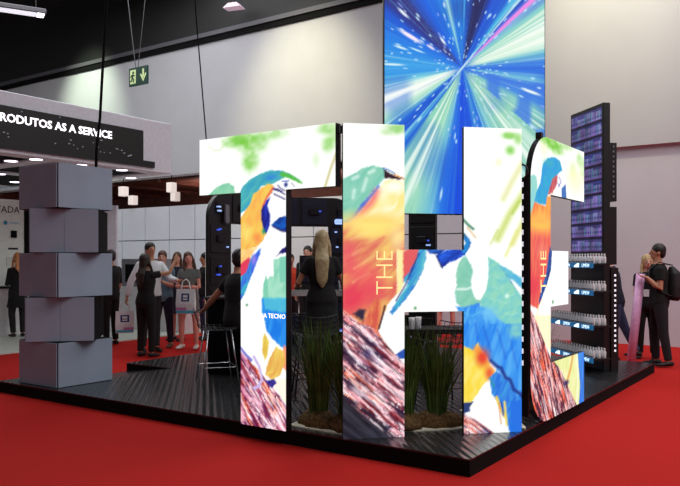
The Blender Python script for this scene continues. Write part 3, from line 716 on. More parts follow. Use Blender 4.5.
M['dim_slot'] = mat('dim_slot', (120, 120, 132), .5)
M['wire'] = mat('dark_wire', (70, 70, 74), .3, .9)
M['glass'] = mat('clear_bottle', (246, 246, 250), .3, 0, .05, 10, .6); b = M['glass'].node_tree.nodes['Principled BSDF']; b.inputs['Transmission Weight'].default_value = .15; b.inputs['IOR'].default_value = 1.3
M['strip'] = mat('shelf_edge_screen', (16, 70, 110), .4, emit=(22, 92, 140), estr=.8)
M['strip_white'] = mat('shelf_edge_logo', (240, 250, 255), .4, emit=(205, 236, 255), estr=1.6)
SHELF = [1.505, 1.16, .73, .32]; sname = ['top', 'second', 'third', 'lowest']
mbt = MB(); prof = [(.0, .019), (.005, .021), (.075, .021), (.092, .012), (.104, .009), (.107, .011), (.124, .011)]
mbt.loft([[(r*math.cos(2*math.pi*i/10), r*math.sin(2*math.pi*i/10), z) for i in range(10)] for z, r in prof]); bottle_me = mbt.mesh('bottle'); bottle_me.materials.append(M['glass'])
bottle_me.polygons.foreach_set('use_smooth', [True]*len(bottle_me.polygons))
rm = Matrix.LocRotScale(near+NH*RWD, Matrix.Rotation(TH-math.pi/4-math.pi/2, 3, 'Z').to_quaternion(), None)
for k, z in enumerate(SHELF):
    z -= ZP; x0, x1 = -.15, RWD+.21
    MB().box(x0, x1, -.25, .004, z-.02, z).build('shelf', M['black'], rack)
    MB().box(x0, x1, -.262, -.25, z-.055, z+.008).build('shelf_edge', M['strip'], rack)
    mb = MB(); mt = MB()
    for xx in (.08, .60):
        mb.add([(xx, -.264, z-.048), (xx+.13, -.264, z-.048), (xx+.13, -.264, z+.002), (xx+.09, -.264, z+.004), (xx, -.264, z-.03)], [(0, 1, 2, 3, 4)])
    mb.build('edge_emblem', M['strip_white'], rack)
    for xx in (.30, .80):
        text('edge_lettering', 'LIMEW', .062, M['strip_white'], rack, Matrix.Translation((xx, -.2635, z-.044)) @ FACE, .0005, sx=1.0)
    MB().box(x0, x1, -.252, -.246, z+.02, z+.03).build('guard_rail', M['chrome'], rack)
    for i in range(17):
        for j in range(3):
            if j and i < 14 and j == 2: continue
            bo = bpy.data.objects.new('bottle', bottle_me); COL.objects.link(bo); bo.location = rm @ Vector((x0+.05+i*.069, -.215+j*.075, z+.0005))
            tag(bo, 'small clear bottle in the row on the %s shelf of the black display tower' % sname[k], 'bottle', 'bottles on the %s shelf of the display tower' % sname[k])
mb = MB(); mb.box(.10, RWD-.02, .10, .20, 2.17, 2.92); mb.box(.10, RWD-.02, .10, .20, 1.36, 2.10); mb.box(.10, RWD+.02, .10, .20, 0, 1.32); mb.build('rear_cabinet', M['black'], rack)
for k in range(11): MB().box(RWD-.02, RWD-.016, .145, .165, 2.22+k*.064, 2.245+k*.064).build('rail_slot', M['dim_slot'], rack)
for k in range(16): MB().box(RWD+.02, RWD+.024, .142, .166, .25+k*.064, .277+k*.064).build('rail_slot', M['slot'], rack)

# ------------------------------------------------------------------ planting between the letters
def clump(label, loc, n, h, spread, m, rx=.24, ry=.16):
    root = empty('grass_plant', loc, random.uniform(0, 6), label, 'plant', 'grass plants between the letters')
    mb = MB()
    for k in range(n):
        a = random.uniform(0, 2*math.pi); d = random.random()**.6*.075; x, y = d*math.cos(a), d*math.sin(a); hh = h*random.uniform(.6, 1.05)
        bx, by = (math.cos(a)*spread*random.random()**1.3, math.sin(a)*spread*random.random()**1.3); fa = random.uniform(0, math.pi); w_ = random.uniform(.004, .008)
        pts = [(x+bx*t*t, y+by*t*t, .05+hh*t-.10*hh*t*t*(abs(bx)+abs(by))*3) for t in (0, .35, .7, 1)]
        mb.tube(pts, [(w_, .0012), (w_*1.1, .0012), (w_*.75, .001), (.0008, .0006)], 4, ref=(math.cos(fa), math.sin(fa), 0))
    mb.build('foliage', m, root)
    mb = MB(); rings = []
    for t, s_ in ((0, 1), (.4, .96), (.75, .72), (1, .3)):
        rings.append([(rx*s_*math.cos(2*math.pi*i/18)*(1+.12*math.sin(5*i+t*3)), ry*s_*math.sin(2*math.pi*i/18)*(1+.12*math.cos(3*i)), .11*t*(1+.12*math.sin(2.3*i))) for i in range(18)])
    mb.loft(rings); mb.build('soil_mound', M['soil'], root, True); return root
def hp(u, y): return Vector((.0244, 5.8279, ZP+.012))+DH*u+NH*y
def ep(u, y): return Vector((1.5966, 6.1806, ZP+.012))+DR*u+DL*y
clump('tall grass plant close to the stem of the T', P(1.56, .30, ZP+.012), 230, .86, .26, M['grass'])
clump('tall grass plant close to the left leg of the H', P(1.27, .33, ZP+.012), 230, .84, .26, M['grass'])
clump('tall grass plant under the H crossbar beside its left leg', hp(.60, .36), 220, .86, .26, M['grass'])
clump('tall grass plant under the H crossbar nearer its right leg', hp(.88, .34), 220, .82, .26, M['grass'])
clump('pale grass plant standing behind the E under its middle arm', ep(.86, .34), 110, .80, .30, M['grass_pale'])
def sand(label, pts):
    mb = MB(); n = len(pts); lo = [(p.x, p.y, ZP) for p in pts]; hi = [(p.x, p.y, ZP+.012) for p in pts]
    mb.add(lo+hi, [tuple(range(n-1, -1, -1)), tuple(range(n, 2*n))]+[(i, (i+1) % n, n+(i+1) % n, n+i) for i in range(n)])
    o = mb.build('sand_bed', M['sand']); centre(o); tag(o, label, 'sand bed')
sand('strip of cream sand on the platform between the T and the H', [P(1.72, .09), P(1.10, .09), P(1.10, .55), P(1.78, .55)])
sand('strip of cream sand on the platform under the H crossbar', [hp(.40, .16), hp(1.08, .16), hp(1.08, .6), hp(.40, .6)])
sand('small patch of cream sand on the platform between the H and the E', [P(.16, 1.12), P(.02, 1.12), P(.02, 1.15), P(.5, 1.9), P(.8, 1.5)])

# ------------------------------------------------------------------ wire stools, tables, counter
def stool(loc, rz, label, lm='chrome'):
    root = empty('wire_bar_stool', loc, rz, label, 'stool', 'wire bar stools on the platform')
    mb = MB(); N = 9; H0 = .62
    def sp(a, t):   # a across -1..1, t from seat front to back top
        if t < .6: y = .20-.40*t/.6; z = H0+.02*(1-a*a)*-1+.03*abs(t-.25)
        else: q = (t-.6)/.4; y = -.20-.07*q; z = H0+.01+.20*q
        return (a*(.23-.05*max(0, t-.6)), y+.03*a*a*(t > .6), z+.03*a*a)
    for i in range(N+1): mb.tube([sp(-1+2*i/N, k/10) for k in range(11)], .0028, 5)
    for k in range(11): mb.tube([sp(-1+2*i/8, k/10) for i in range(9)], .0028 if 0 < k < 10 else .005, 5)
    mb.build('seat_wires', M['wire'], root, True)
    feet = []
    for sx in (-1, 1):
        for sy in (-1, 1):
            a = (sx*.15, sy*.13, H0+.0); b_ = (sx*.22, sy*.21, .004); feet.append((sx*.198, sy*.185, .2)); MB().tube([a, b_], .009, 8).build('leg', M[lm], root, True)
    f = [feet[0], feet[1], feet[3], feet[2]]; MB().tube(f, .006, 6, closed=True).build('footrest', M[lm], root)
    return root
stool(Vector((-1.42, 8.55, ZP)), R(-70), 'chrome wire bar stool under the seated person in black, left of the T stem')
stool(Vector((-.27, 7.75, ZP)), R(8), 'wire bar stool in front of the long haired blonde woman', 'wire')
stool(Vector((1.02, 7.15, ZP)), R(25), 'dark wire bar stool seen under the H crossbar behind the grass', 'wire')
def table(label, x0, x1, y0, y1, top, edge, leg, white):
    root = empty('bar_table' if top > 1 else 'low_table', ((x0+x1)/2, (y0+y1)/2, ZP), 0, label, 'table'); a, b_ = (x1-x0)/2, (y1-y0)/2; h_ = top-ZP
    MB().bev(-a, a, -b_, b_, h_-.05, h_, .01).build('table_top', M['black'], root)
    mb = MB()
    for q in ((-a-.012, a+.012, -b_-.012, -b_), (-a-.012, a+.012, b_, b_+.012), (-a-.012, -a, -b_, b_), (a, a+.012, -b_, b_)): mb.box(q[0], q[1], q[2], q[3], h_-.05, h_+.004)
    mb.build('edge_band', M[white], root)
    for sx in (-1, 1):
        for sy in (-1, 1): MB().box(sx*(a-.12)-.028, sx*(a-.12)+.028, sy*(b_-.08)-.028, sy*(b_-.08)+.028, 0, h_-.05).build('leg', M[leg], root)
    return root
table('high bar table with a white edge where the blonde woman stands', -.78, .25, 9.2, 9.75, 1.15, 0, 'grey', 'white')
table('low black lounge table seen under the H crossbar', .80, 1.75, 8.75, 9.3, .72, 0, 'black', 'black')
cn = empty('bar_counter', (-1.15, 9.45, ZP), 0, 'black bar counter behind the seated person in black', 'counter')
MB().bev(-.5, .24, -.25, .25, 0, .92, .01).build('base', M['matte_black'], cn); MB().bev(-.53, .27, -.28, .28, .92, .96, .008).build('counter_top', M['black'], cn)
def glass(loc, label):
    mb = MB(); pr_ = [(0, .03), (.004, .032), (.1, .036), (.14, .038)]; mb.loft([[(r*math.cos(i*.524), r*math.sin(i*.524), z) for i in range(12)] for z, r in pr_])
    o = mb.build('drinking_glass', M['glass'], None, True); o.location = loc; tag(o, label, 'glass', 'glasses on the tables')
glass((.10, 9.3, 1.1505), 'drinking glass on the bar table nearer the H leg'); glass((.02, 9.36, 1.1505), 'drinking glass on the bar table nearer the blonde woman')
for k, (x, y) in enumerate(((.86, 8.85), (.95, 8.95))): glass((x, y, .7205), 'drinking glass on the low black table, ' + ('left of the two', 'right of the two')[k])

# ------------------------------------------------------------------ white booth on the left
BS = 9.2
def sr_thing(name, label, cat, s, r, z=0, group=None): return empty(name, P(s, r, z), TH, label, cat, group)   # local x = DR, y = DL
can = sr_thing('booth_canopy', 'white booth canopy with a black lit sign band at the left', 'canopy', BS, 0)
rE = 5.62
MB().bev(-7, rE, 0, .35, 3.31, 4.33, .012).build('fascia', M['booth'], can)
mb = MB(); mb.box(-7, rE-.02, .35, 6.5, 3.34, 4.2); mb.build('roof', M['matte_black'], can)
mb = MB(); mb.box(rE-.35, rE, .35, 6.5, 3.31, 4.33)
for x in (-4.4, -2.6, -.8, 1.0, 2.8): mb.box(x, x+.38, .35, 6.5, 3.32, 3.35)
for y in (2.6, 5.2): mb.box(-7, rE-.35, y, y+.4, 3.325, 3.35)
mb.build('beam', M['booth'], can)
M['sparkle'] = mat('dim_sparkle', (150, 160, 170), .5, emit=(150, 165, 175), estr=.3); band = MB(); band.box(-7, 4.84, -.05, 0, 3.50, 4.08); band.box(-7, 5.12, -.06, 0, 3.38, 3.50); bo = band.build('sign_band', M['black'], can)
text('sign_lettering', 'PRODUTOS AS A SERVICE', .19, M['sign_text'], bo, Matrix.Translation((4.09, -.055, 3.82)) @ FACE, .003, 'RIGHT', sx=1.06, bold=.004)
rnd = random.Random(9)
for k in range(26):
    a = rnd.uniform(3.0, 4.7) if k < 20 else rnd.uniform(.5, 3); z = rnd.uniform(3.54, 3.78) if k < 20 else rnd.uniform(3.55, 4.05); q = rnd.uniform(.008, .02); MB().box(a-q, a+q, -.053, -.05, z-.008, z+.008).build('sign_sparkle', M['sparkle'], bo)
DLP = {36: (9.42, 2.70), 81: (9.42, 3.61), 122: (9.42, 4.54)}
dl = [(36, 154, 'third'), (81, 160, 'x'), (122, 166, 'x'), (11, 161, ''), (0, 174, ''), (15, 182, ''), (131, 178, '')]
dlab = ['over the left side of the block tower, on the front edge', 'over the right half of the block tower, on the front edge', 'right of the block tower, on the front edge', 'in the second row near the left picture edge', 'at the left picture edge, in the third row', 'left of the top grey cube, lowest and farthest back', 'right of the block tower, set back from the edge']
for (px, py, _), lb in zip(dl, dlab):
    Y = (3.30-EYE)*F_PX/(HORIZON-py); q = P(*DLP[px], 3.298) if px in DLP else at(px, Y, 3.298); d = empty('downlight', q, 0, 'round booth canopy downlight '+lb, 'downlight', 'downlights under the booth canopy')
    MB().disc((0, 0, 0), .13, (0, 0, 1), .012, 18).build('housing', M['booth'], d); MB().disc((0, 0, -.006), .105, (0, 0, 1), .006, 18).build('diffuser', M['lamp'], d)
pan = sr_thing('display_wall', 'white booth wall panel printed with the word TADA', 'wall panel', 12.25, 0)
rp = 4.25
MB().box(-6, rp, 0, .08, 0, 2.82).build('panel', M['panel_mint'], pan); MB().box(rp, rp+.14, -.01, .08, 0, 2.6).build('edge_post', M['matte_black'], pan); MB().box(rp+.14, rp+.34, -.02, .08, 0, 2.6).build('end_strip', M['booth'], pan)
text('panel_lettering', 'TADA', .20, M['dark_metal'], pan, Matrix.Translation((rp-.10, -.004, 2.54)) @ FACE, .001, 'RIGHT')
mb = MB(); mb.disc((rp-.42, -.006, 2.33), .045, (0, 1, 0), .005); mb.build('panel_emblem', mat('teal_print', (60, 150, 190), .5), pan)
mb = MB(); mb.box(rp-.34, rp-.12, -.003, 0, 2.315, 2.345); mb.build('panel_print', mat('pale_blue_print', (170, 205, 222), .5), pan)
mb = MB(); mb.box(rp-.30, rp-.18, -.03, 0, 2.02, 2.17); mb.build('wall_socket', M['matte_black'], pan)
MB().box(rp-.36, rp-.14, -.003, 0, 1.77, 1.81).build('panel_print', M['dark_metal'], pan)
mb = MB(); mb.box(rp-.40, rp-.14, -.02, 0, 1.42, 1.62); mb.build('pale_frame', M['pale_floor'], pan)
ct = sr_thing('booth_counter', 'long white counter below the TADA wall panel', 'counter', 11.78, 0)
MB().bev(-6, rp+.2, 0, .42, .025, .98, .01).build('base', M['white'], ct); MB().bev(-6, rp+.22, -.03, .42, .98, 1.02, .006).build('counter_top', M['dark_metal'], ct)
o = MB().box(-.18, .18, -.06, .06, 0, 2.70).build('partition_column', M['booth']); o.location = at(109, 15.9, .025); tag(o, 'white partition column beside the right edge of the block tower', 'column')
ct2 = empty('reception_counter', P(10.3, 6.0, 0), TH, 'white reception counter behind the group of visitors', 'counter')
MB().bev(0, .6, -1.05, 1.05, .025, .93, .012).build('base', M['white'], ct2); MB().bev(-.02, .62, -1.08, 1.08, .93, .96, .006).build('counter_top', M['white'], ct2)
cab = empty('equipment_cabinet', P(10.72, 6.05, .96), TH, 'grey equipment cabinet with dark openings on the reception counter', 'cabinet')
MB().bev(0, .45, -.6, .6, 0, .62, .01).build('body', M['grey'], cab)
for a in (-.46, .06): MB().box(-.006, .0, a, a+.40, .1, .50).build('opening', M['matte_black'], cab)
for k, (px, py, Y, lb) in enumerate(((123.5, 191.5, 20.2, 'upper of the pair beside the booth canopy'), (133, 200.3, 21.3, 'lower of the pair beside the booth canopy'), (171.5, 187.5, 19.8, 'upper of the pair left of the parrot T'), (175.3, 196.6, 20.9, 'lower of the pair left of the parrot T'))):
    q = at(px, Y, zat(py, Y)); d = empty('pendant_lamp', q, TH, 'white square pendant lamp, '+lb, 'lamp', 'square pendant lamps in the brown recess')
    MB().bev(-.1, .1, -.1, .1, -.13, .13, .01).build('shade', mat('pendant_shade', (230, 220, 214), .5, emit=(230, 214, 206), estr=.55), d); MB().tube([(0, 0, .13), (0, 0, 3.84-q.z)], .01, 6).build('cord', M['matte_black'], d)

# ------------------------------------------------------------------ hanging things
YS = 16.0
sg = empty('exit_sign', at(138, YS, zat(76, YS)), TH-math.pi/2, 'dark green emergency exit sign hung from wires before the pale wall', 'sign')
MB().bev(-.30, .30, 0, .04, -.2, .2, .005).build('panel', mat('dark_green_sign', (12, 62, 50), .5), sg)
yl = mat('pale_sign_print', (206, 224, 160), .5, emit=(206, 224, 160), estr=.25)
mb = MB(); mb.add([(.17-.028, -.003, .14), (.17+.028, -.003, .14), (.17+.028, -.003, -.04), (.17-.028, -.003, -.04)], [(0, 3, 2, 1)]); mb.add([(.07, -.003, .02), (.1, -.003, .05), (.17, -.003, -.07), (.24, -.003, .05), (.27, -.003, .02), (.17, -.003, -.14)], [(0, 5, 4, 3, 2, 1)]); mb.build('arrow', yl, sg)
mb = MB(); mb.box(-.255, -.07, -.003, -.001, -.15, .15); mb.build('door_symbol', yl, sg)
mb = MB(); y_ = -.006; mb.disc((-.15, y_, .09), .028, (0, 1, 0), .002)
for p in ([(-.155, y_, .05), (-.175, y_, -.02)], [(-.175, y_, -.02), (-.13, y_, -.06), (-.15, y_, -.12)], [(-.175, y_, -.02), (-.20, y_, -.08), (-.24, y_, -.09)], [(-.155, y_, .045), (-.105, y_, .02)], [(-.155, y_, .045), (-.21, y_, .03), (-.22, y_, -.01)]): mb.tube(p, .014, 6)
mb.build('running_figure', mat('sign_figure_green', (12, 62, 50), .5), sg)
mb = MB(); zt = 9.6-sg.location.z; mb.tube([(-.1, .02, .2), (-.75, .02, zt)], .010, 5); mb.tube([(-.02, .02, .2), (.6, .02, zt)], .008, 5); mb.build('hanging_wire', M['rail'], sg)
def cable(name, label, pts, r, m):
    o = MB().tube(pts, r, 8).build(name, m, None, True); centre(o); return tag(o, label, 'cable')
cable('power_cable', 'thick black cable hanging from the ceiling to the top of the block tower', [at(96, 8.75, ZP+2.5), at(96.5, 8.75, zat(150, 8.75)), at(100, 8.75, zat(118, 8.75)), at(102, 8.75, zat(80, 8.75)), at(104.5, 8.75, zat(40, 8.75)), at(107, 8.75, zat(0, 8.75)), at(113, 8.75, 9.6)], .017, M['matte_black'])
cable('support_wire', 'thin dark wire hanging from the ceiling to the left end of the T', [at(206.5, 6.74, ZP+2.5), at(203, 6.74, zat(100, 6.74)), at(196, 6.74, zat(15, 6.74)), at(192, 6.74, zat(-50, 6.74)), at(170, 6.74, 9.6)], .006, M['matte_black'])
fx = empty('strip_light', at(14, 18.0, 7.62), R(28), 'long white strip light hanging from the black ceiling, top left', 'ceiling light')
MB().bev(-.72, .72, -.2, .2, 0, .12, .02).build('housing', M['rail'], fx); MB().box(-.68, .5, -.16, .16, -.012, 0).build('diffuser', mat('strip_diffuser', (230, 228, 236), .5, emit=(236, 230, 244), estr=.9), fx)
mb = MB(); mb.box(.52, .68, -.16, .16, -.012, 0); mb.build('end_reflector', M['lamp'], fx)
mb = MB(); mb.tube([(-.5, 0, .12), (-.5, 0, 1.98)], .01, 6); mb.tube([(.5, 0, .12), (.5, 0, 1.98)], .01, 6); mb.build('hanging_rod', M['dark_metal'], fx)
fl = empty('flood_lamp', at(234, 18.5, 7.86), R(-20), 'small pale flood lamp hanging from the black ceiling, above the pale wall', 'ceiling light')
mb = MB(); mb.loft([[(-.24, -.15, 0), (.24, -.15, 0), (.24, .15, 0), (-.24, .15, 0)], [(-.12, -.1, .12), (.12, -.1, .12), (.12, .1, .12), (-.12, .1, .12)]]); mb.build('shade', mat('pale_lamp_shade', (214, 190, 206), .5, emit=(214, 180, 200), estr=.35), fl)
MB().tube([(0, 0, .12), (0, 0, 1.74)], .02, 6).build('hanging_rod', M['dark_metal'], fl)
# ------------------------------------------------------------------ people
SKIN = {'light': mat('skin_light', (214, 160, 138), .55, 0, .04, 8), 'tan': mat('skin_tan', (188, 132, 104), .55, 0, .04, 8), 'brown': mat('skin_brown', (150, 100, 76), .55, 0, .04, 8), 'pink': mat('skin_pink', (226, 150, 136), .55, 0, .04, 8)}
HAIR = {'black': mat('hair_black', (24, 18, 18), .5, 0, .3, 30), 'brown': mat('hair_brown', (84, 50, 34), .5, 0, .3, 30), 'blonde': mat('hair_blonde', (190, 160, 112), .5, 0, .3, 26), 'copper': mat('hair_copper_blonde', (206, 140, 84), .5, 0, .3, 26), 'ash': mat('hair_ash_blonde', (168, 150, 112), .5, 0, .3, 26), 'dark': mat('hair_dark_brown', (42, 27, 22), .5, 0, .3, 30)}
CL = {'white': mat('cloth_white', (222, 222, 228), .85), 'black': mat('cloth_black', (14, 14, 16), .9, 0, .2), 'denim': mat('cloth_denim', (110, 148, 168), .9, 0, .15, 20), 'jeans': mat('cloth_jeans', (62, 76, 112), .9, 0, .15, 20), 'grey': mat('cloth_grey', (104, 104, 104), .9, 0, .15, 20), 'dark': mat('cloth_dark', (28, 28, 34), .9, 0, .2), 'orange': mat('cloth_orange_red', (226, 78, 52), .85), 'navy': mat('cloth_navy', (30, 34, 52), .9, 0, .2), 'tights': mat('tights_black', (22, 20, 22), .8)}
SHOE = {'black': mat('shoe_black', (16, 15, 15), .5), 'white': mat('shoe_white', (226, 216, 214), .6), 'brown': mat('shoe_brown', (96, 66, 50), .6), 'grey': mat('shoe_grey', (150, 150, 150), .6)}
EYE_M = mat('eye_dark', (26, 18, 16), .3); LIP_M = mat('lip', (160, 84, 80), .5)
def remesh(mb, name, m, parent, vox, smooth=3):
    me = mb.mesh('tmp'); o = bpy.data.objects.new('tmp', me); COL.objects.link(o)
    md = o.modifiers.new('r', 'REMESH'); md.mode = 'VOXEL'; md.voxel_size = vox
    sm = o.modifiers.new('s', 'SMOOTH'); sm.factor = .5; sm.iterations = smooth
    dg = bpy.context.evaluated_depsgraph_get(); nm = bpy.data.meshes.new_from_object(o.evaluated_get(dg))
    bpy.data.objects.remove(o); bpy.data.meshes.remove(me)
    nm.name = name; nm.materials.clear(); nm.materials.append(m); nm.polygons.foreach_set('use_smooth', [True]*len(nm.polygons))
    r = bpy.data.objects.new(name, nm); COL.objects.link(r)
    if parent: r.parent = parent
    return r
TM = [(.84, .150, .100), (.93, .172, .118), (1.02, .162, .112), (1.12, .150, .104), (1.24, .168, .116), (1.34, .182, .118), (1.41, .168, .098), (1.46, .105, .075), (1.50, .060, .062), (1.58, .056, .058)]
TF = [(.84, .155, .105), (.93, .178, .120), (1.01, .160, .110), (1.11, .124, .092), (1.21, .142, .110), (1.30, .155, .124), (1.385, .150, .094), (1.45, .088, .068), (1.49, .050, .054), (1.58, .047, .050)]
def V3(t): return Vector(t).normalized()
def person(label, loc, face, height, fem=False, skin='light', hair=('short', 'black'), arms=None, legs=None, top=None, bottom=None, dress=None, shoes='black', lean=(0, 0), head=(0, 0, 0), badge=False, category='person', vox=.010):
    S = height/1.75; root = empty('person', loc, R(face), label, category)
    T = TF if fem else TM; sh = .150 if fem else .172
    def sk(p):   # lean of the trunk
        x, y, z = p; k = max(0, z-.95); return Vector((x+lean[0]*k, y+lean[1]*k, z))*S
    def torso(mb, z0, z1, e, flare=None):
        zs = [t for t in T if z0+.01 < t[0] < z1-.01]
        def at_z(z):
            for a, b in zip(T, T[1:]):
                if a[0] <= z <= b[0]: k = (z-a[0])/(b[0]-a[0]); return (z, a[1]+(b[1]-a[1])*k, a[2]+(b[2]-a[2])*k)
            return (z,)+T[0][1:]
        rows = [at_z(z0)]+zs+[at_z(z1)]
        if flare: rows = [(flare[0], flare[1], flare[1]*.75)]+[r for r in rows if r[0] > flare[0]+.02]
        mb.tube([sk((0, 0, r[0])) for r in rows], [((r[1]+e)*S, (r[2]+e)*S) for r in rows], 20, ref=(1, 0, 0))
    arms = arms or {}; legs = legs or {}
    J = {}
    for sd, sx in (('R', 1), ('L', -1)):
        a = arms.get(sd, ((.10*sx, .02, -1), (.06*sx, .18, -1))); s0 = sk((sx*sh, -.005, 1.395))
        e = s0+V3(a[0])*.285*S; w_ = e+V3(a[1])*.25*S; hd = V3(a[2]) if len(a) > 2 else V3(a[1])
        l = legs.get(sd, ((.03*sx, .02, -1), (.02*sx, -.05, -1))); h0 = Vector((sx*.088, 0, .920))*S; kn = h0+V3(l[0])*.425*S; an = kn+V3(l[1])*.41*S
        J[sd] = (s0, e, w_, hd, h0, kn, an, V3(l[2]) if len(l) > 2 else Vector((.15*sx, 1, 0)).normalized())
    # one continuous body
    mb = MB(); torso(mb, .84, 1.58, 0)
    hm = Matrix.Rotation(R(head[0]), 3, 'Z') @ Matrix.Rotation(R(head[1]), 3, 'X') @ Matrix.Rotation(R(head[2]), 3, 'Y'); nk = sk((0, 0, 1.53))
    def hd_(p): return nk+hm @ (Vector(p)*S)
    mb.tube([nk-Vector((0, 0, .06*S)), hd_((0, .01, .05))], [.052*S, .05*S], 12)
    mb.ball(hd_((0, .012, .118)), .073*S, .092*S, .105*S, rot=hm); mb.ball(hd_((0, .038, .055)), .052*S, .058*S, .058*S, rot=hm)
    mb.tube([hd_((0, .098, .125)), hd_((0, .122, .082)), hd_((0, .1, .076))], [.009*S, .014*S, .012*S], 8)
    for sx in (-1, 1): mb.ball(hd_((sx*.074, .0, .10)), .014*S, .02*S, .032*S, 8, 6, rot=hm)
    k = .88 if fem else 1
    for sd, sx in (('R', 1), ('L', -1)):
        s0, e, w_, hd, h0, kn, an, ft = J[sd]
        mb.ball(s0, .056*S*k); mb.tube([s0, s0.lerp(e, .4), e, e.lerp(w_, .35), w_], [.054*S*k, .047*S*k, .039*S*k, .041*S*k, .026*S*k], 12)
        mb.tube([h0+Vector((0, 0, .03)), h0.lerp(kn, .35), kn, kn.lerp(an, .32), an], [.088*S, .078*S, .054*S, .056*S, .034*S], 14)
        side = hd.cross(Vector((0, 0, 1))) if abs(hd.z) < .8 else hd.cross(Vector((-sx, .0, 0)));  side.normalize(); nrm = side.cross(hd).normalized()
        if abs(hd.z) >= .8: nrm = Vector((-sx, 0, 0)); side = nrm.cross(hd).normalized()
        pc = w_+hd*.045*S; mb.tube([w_-hd*.01, pc, w_+hd*.09*S], [(.026*S, .018*S), (.040*S, .016*S), (.040*S, .013*S)], 10, ref=side)
        tf = side if side.y > 0 or abs(side.y) < .2 else -side
        for i, (off, ln) in enumerate(((.030, .070), (.010, .080), (-.010, .075), (-.030, .058))):
            b0 = w_+hd*.08*S+tf*off*S; d1 = (hd+nrm*.35).normalized(); d2 = (hd+nrm*1.1).normalized()
            mb.tube([b0, b0+d1*ln*.5*S, b0+d1*ln*.5*S+d2*ln*.5*S], [.0092*S, .0088*S, .007*S], 6)
        b0 = w_+hd*.025*S+tf*.03*S; d1 = (hd+tf*.9+nrm*.3).normalized(); mb.tube([b0, b0+d1*.035*S, b0+d1*.035*S+(hd+nrm*.4).normalized()*.03*S], [.012*S, .0105*S, .008*S], 6)
        mb.tube([an, an-Vector((0, 0, .03*S))+ft*.02*S, an-Vector((0, 0, .045*S))+ft*.12*S], [(.034*S, .034*S), (.034*S, .03*S), (.03*S, .018*S)], 10)
    remesh(mb, 'body', SKIN[skin], root, vox*S)
    for sx in (-1, 1): MB().ball(hd_((sx*.03, .097, .125)), .011*S, .006*S, .0075*S, 8, 6, rot=hm).build('eye', EYE_M, root, True)
    MB().ball(hd_((0, .094, .045)), .022*S, .008*S, .006*S, 8, 6, rot=hm).build('mouth', LIP_M, root, True)
    # hair
    mb = MB(); st_, hc = hair; mb.ball(hd_((0, -.006, .148)), .086*S, .103*S, .100*S, rot=hm)
    if st_ == 'short': mb.ball(hd_((0, -.045, .10)), .074*S, .062*S, .075*S, rot=hm)
    else:
        ln = {'long': .36, 'mid': .22, 'verylong': .46}[st_]; mb.ball(hd_((0, -.03, .09)), .084*S, .08*S, .10*S, rot=hm)
        b0 = hd_((0, -.05, .12)); dn = Vector((0, 0, -1)); bk = sk((0, -.115, 1.30))
        mb.tube([b0, hd_((0, -.075, .0)), Vector((bk.x, bk.y-.02*S, hd_((0, 0, -.12)).z)), Vector((bk.x, bk.y-.025*S, hd_((0, 0, .1-ln)).z)), Vector((bk.x, bk.y-.02*S, hd_((0, 0, .02-ln)).z))], [(.074*S, .055*S), (.076*S, .045*S), (.088*S, .036*S), (.066*S, .026*S), (.016*S, .010*S)], 14, ref=(1, 0, 0))
        for sx in (-1, 1): mb.tube([hd_((sx*.066, .02, .16)), hd_((sx*.086, .012, .06)), hd_((sx*.095, .03, -.07)), hd_((sx*.085, .06, -.07-ln*.45))], [.02*S, .026*S, .026*S, .008*S], 8)
    remesh(mb, 'hair', HAIR[hc], root, .011*S)
    # clothes
    def sleeves(mb, fr, e):
        for sd in 'RL':
            s0, el, w_ = J[sd][:3]; mb.ball(s0, (.056*k+e)*S)
            if fr <= 0: continue
            pts = [s0, s0.lerp(el, min(fr, 1))]; rd = [(.054*k+e)*S, (.054-.013*min(fr, 1)+e)*S]
            if fr > 1: pts += [el.lerp(w_, .4*(fr-1)), el.lerp(w_, fr-1)]; rd += [(.040+e)*S, (.030+e)*S]
            mb.tube(pts, rd, 12)
    if bottom:
        mb = MB(); kind, mt, hem = bottom; torso(mb, .84, 1.03, .016)
        for sd in 'RL':
            h0, kn, an = J[sd][4:7]; end = kn.lerp(an, hem); mb.tube([h0+Vector((0, 0, .03)), h0.lerp(kn, .35), kn, end], [.103*S, .094*S, .070*S, (.056 if hem > .5 else .062)*S], 14)
        remesh(mb, 'trousers', CL[mt], root, .013*S)
    if top:
        mb = MB(); mt, hem, fr = top; torso(mb, hem, 1.475, .022); sleeves(mb, fr, .014); remesh(mb, 'shirt', CL[mt], root, .013*S)
    if dress:
        mb = MB(); mt, hem, fr, wd = dress; torso(mb, .88, 1.46, .016, (hem, wd)); sleeves(mb, fr, .012); remesh(mb, 'dress', CL[mt], root, .013*S)
    for sd in 'RL':
        an, ft = J[sd][6], J[sd][7]; g = an-Vector((0, 0, .042*S)); sdv = ft.cross(Vector((0, 0, 1)))
        mb = MB(); mb.tube([g-ft*.075*S, g-ft*.06*S+Vector((0, 0, .004)), g+Vector((0, 0, .01*S)), g+ft*.09*S-Vector((0, 0, .006*S)), g+ft*.165*S-Vector((0, 0, .012*S)), g+ft*.19*S-Vector((0, 0, .014*S))], [(.012*S, .012*S), (.036*S, .034*S), (.040*S, .042*S), (.046*S, .03*S), (.038*S, .02*S), (.012*S, .010*S)], 12, ref=sdv)
        mb.build('shoe', SHOE[shoes], root, True)
    if badge:
        p = sk((.0, .15, 1.12)); mb = MB(); mb.box(p.x-.045*S, p.x+.045*S, p.y, p.y+.006, p.z-.06*S, p.z+.06*S)
        mb.build('badge', CL['white'], root)
        mb = MB(); mb.tube([sk((-.06, .10, 1.44)), sk((-.03, .152, 1.3)), (p.x, p.y, p.z+.06*S), sk((.03, .152, 1.3)), sk((.06, .10, 1.44))], .006*S, 6); mb.build('lanyard', CL['navy'], root)
    return root, J, S
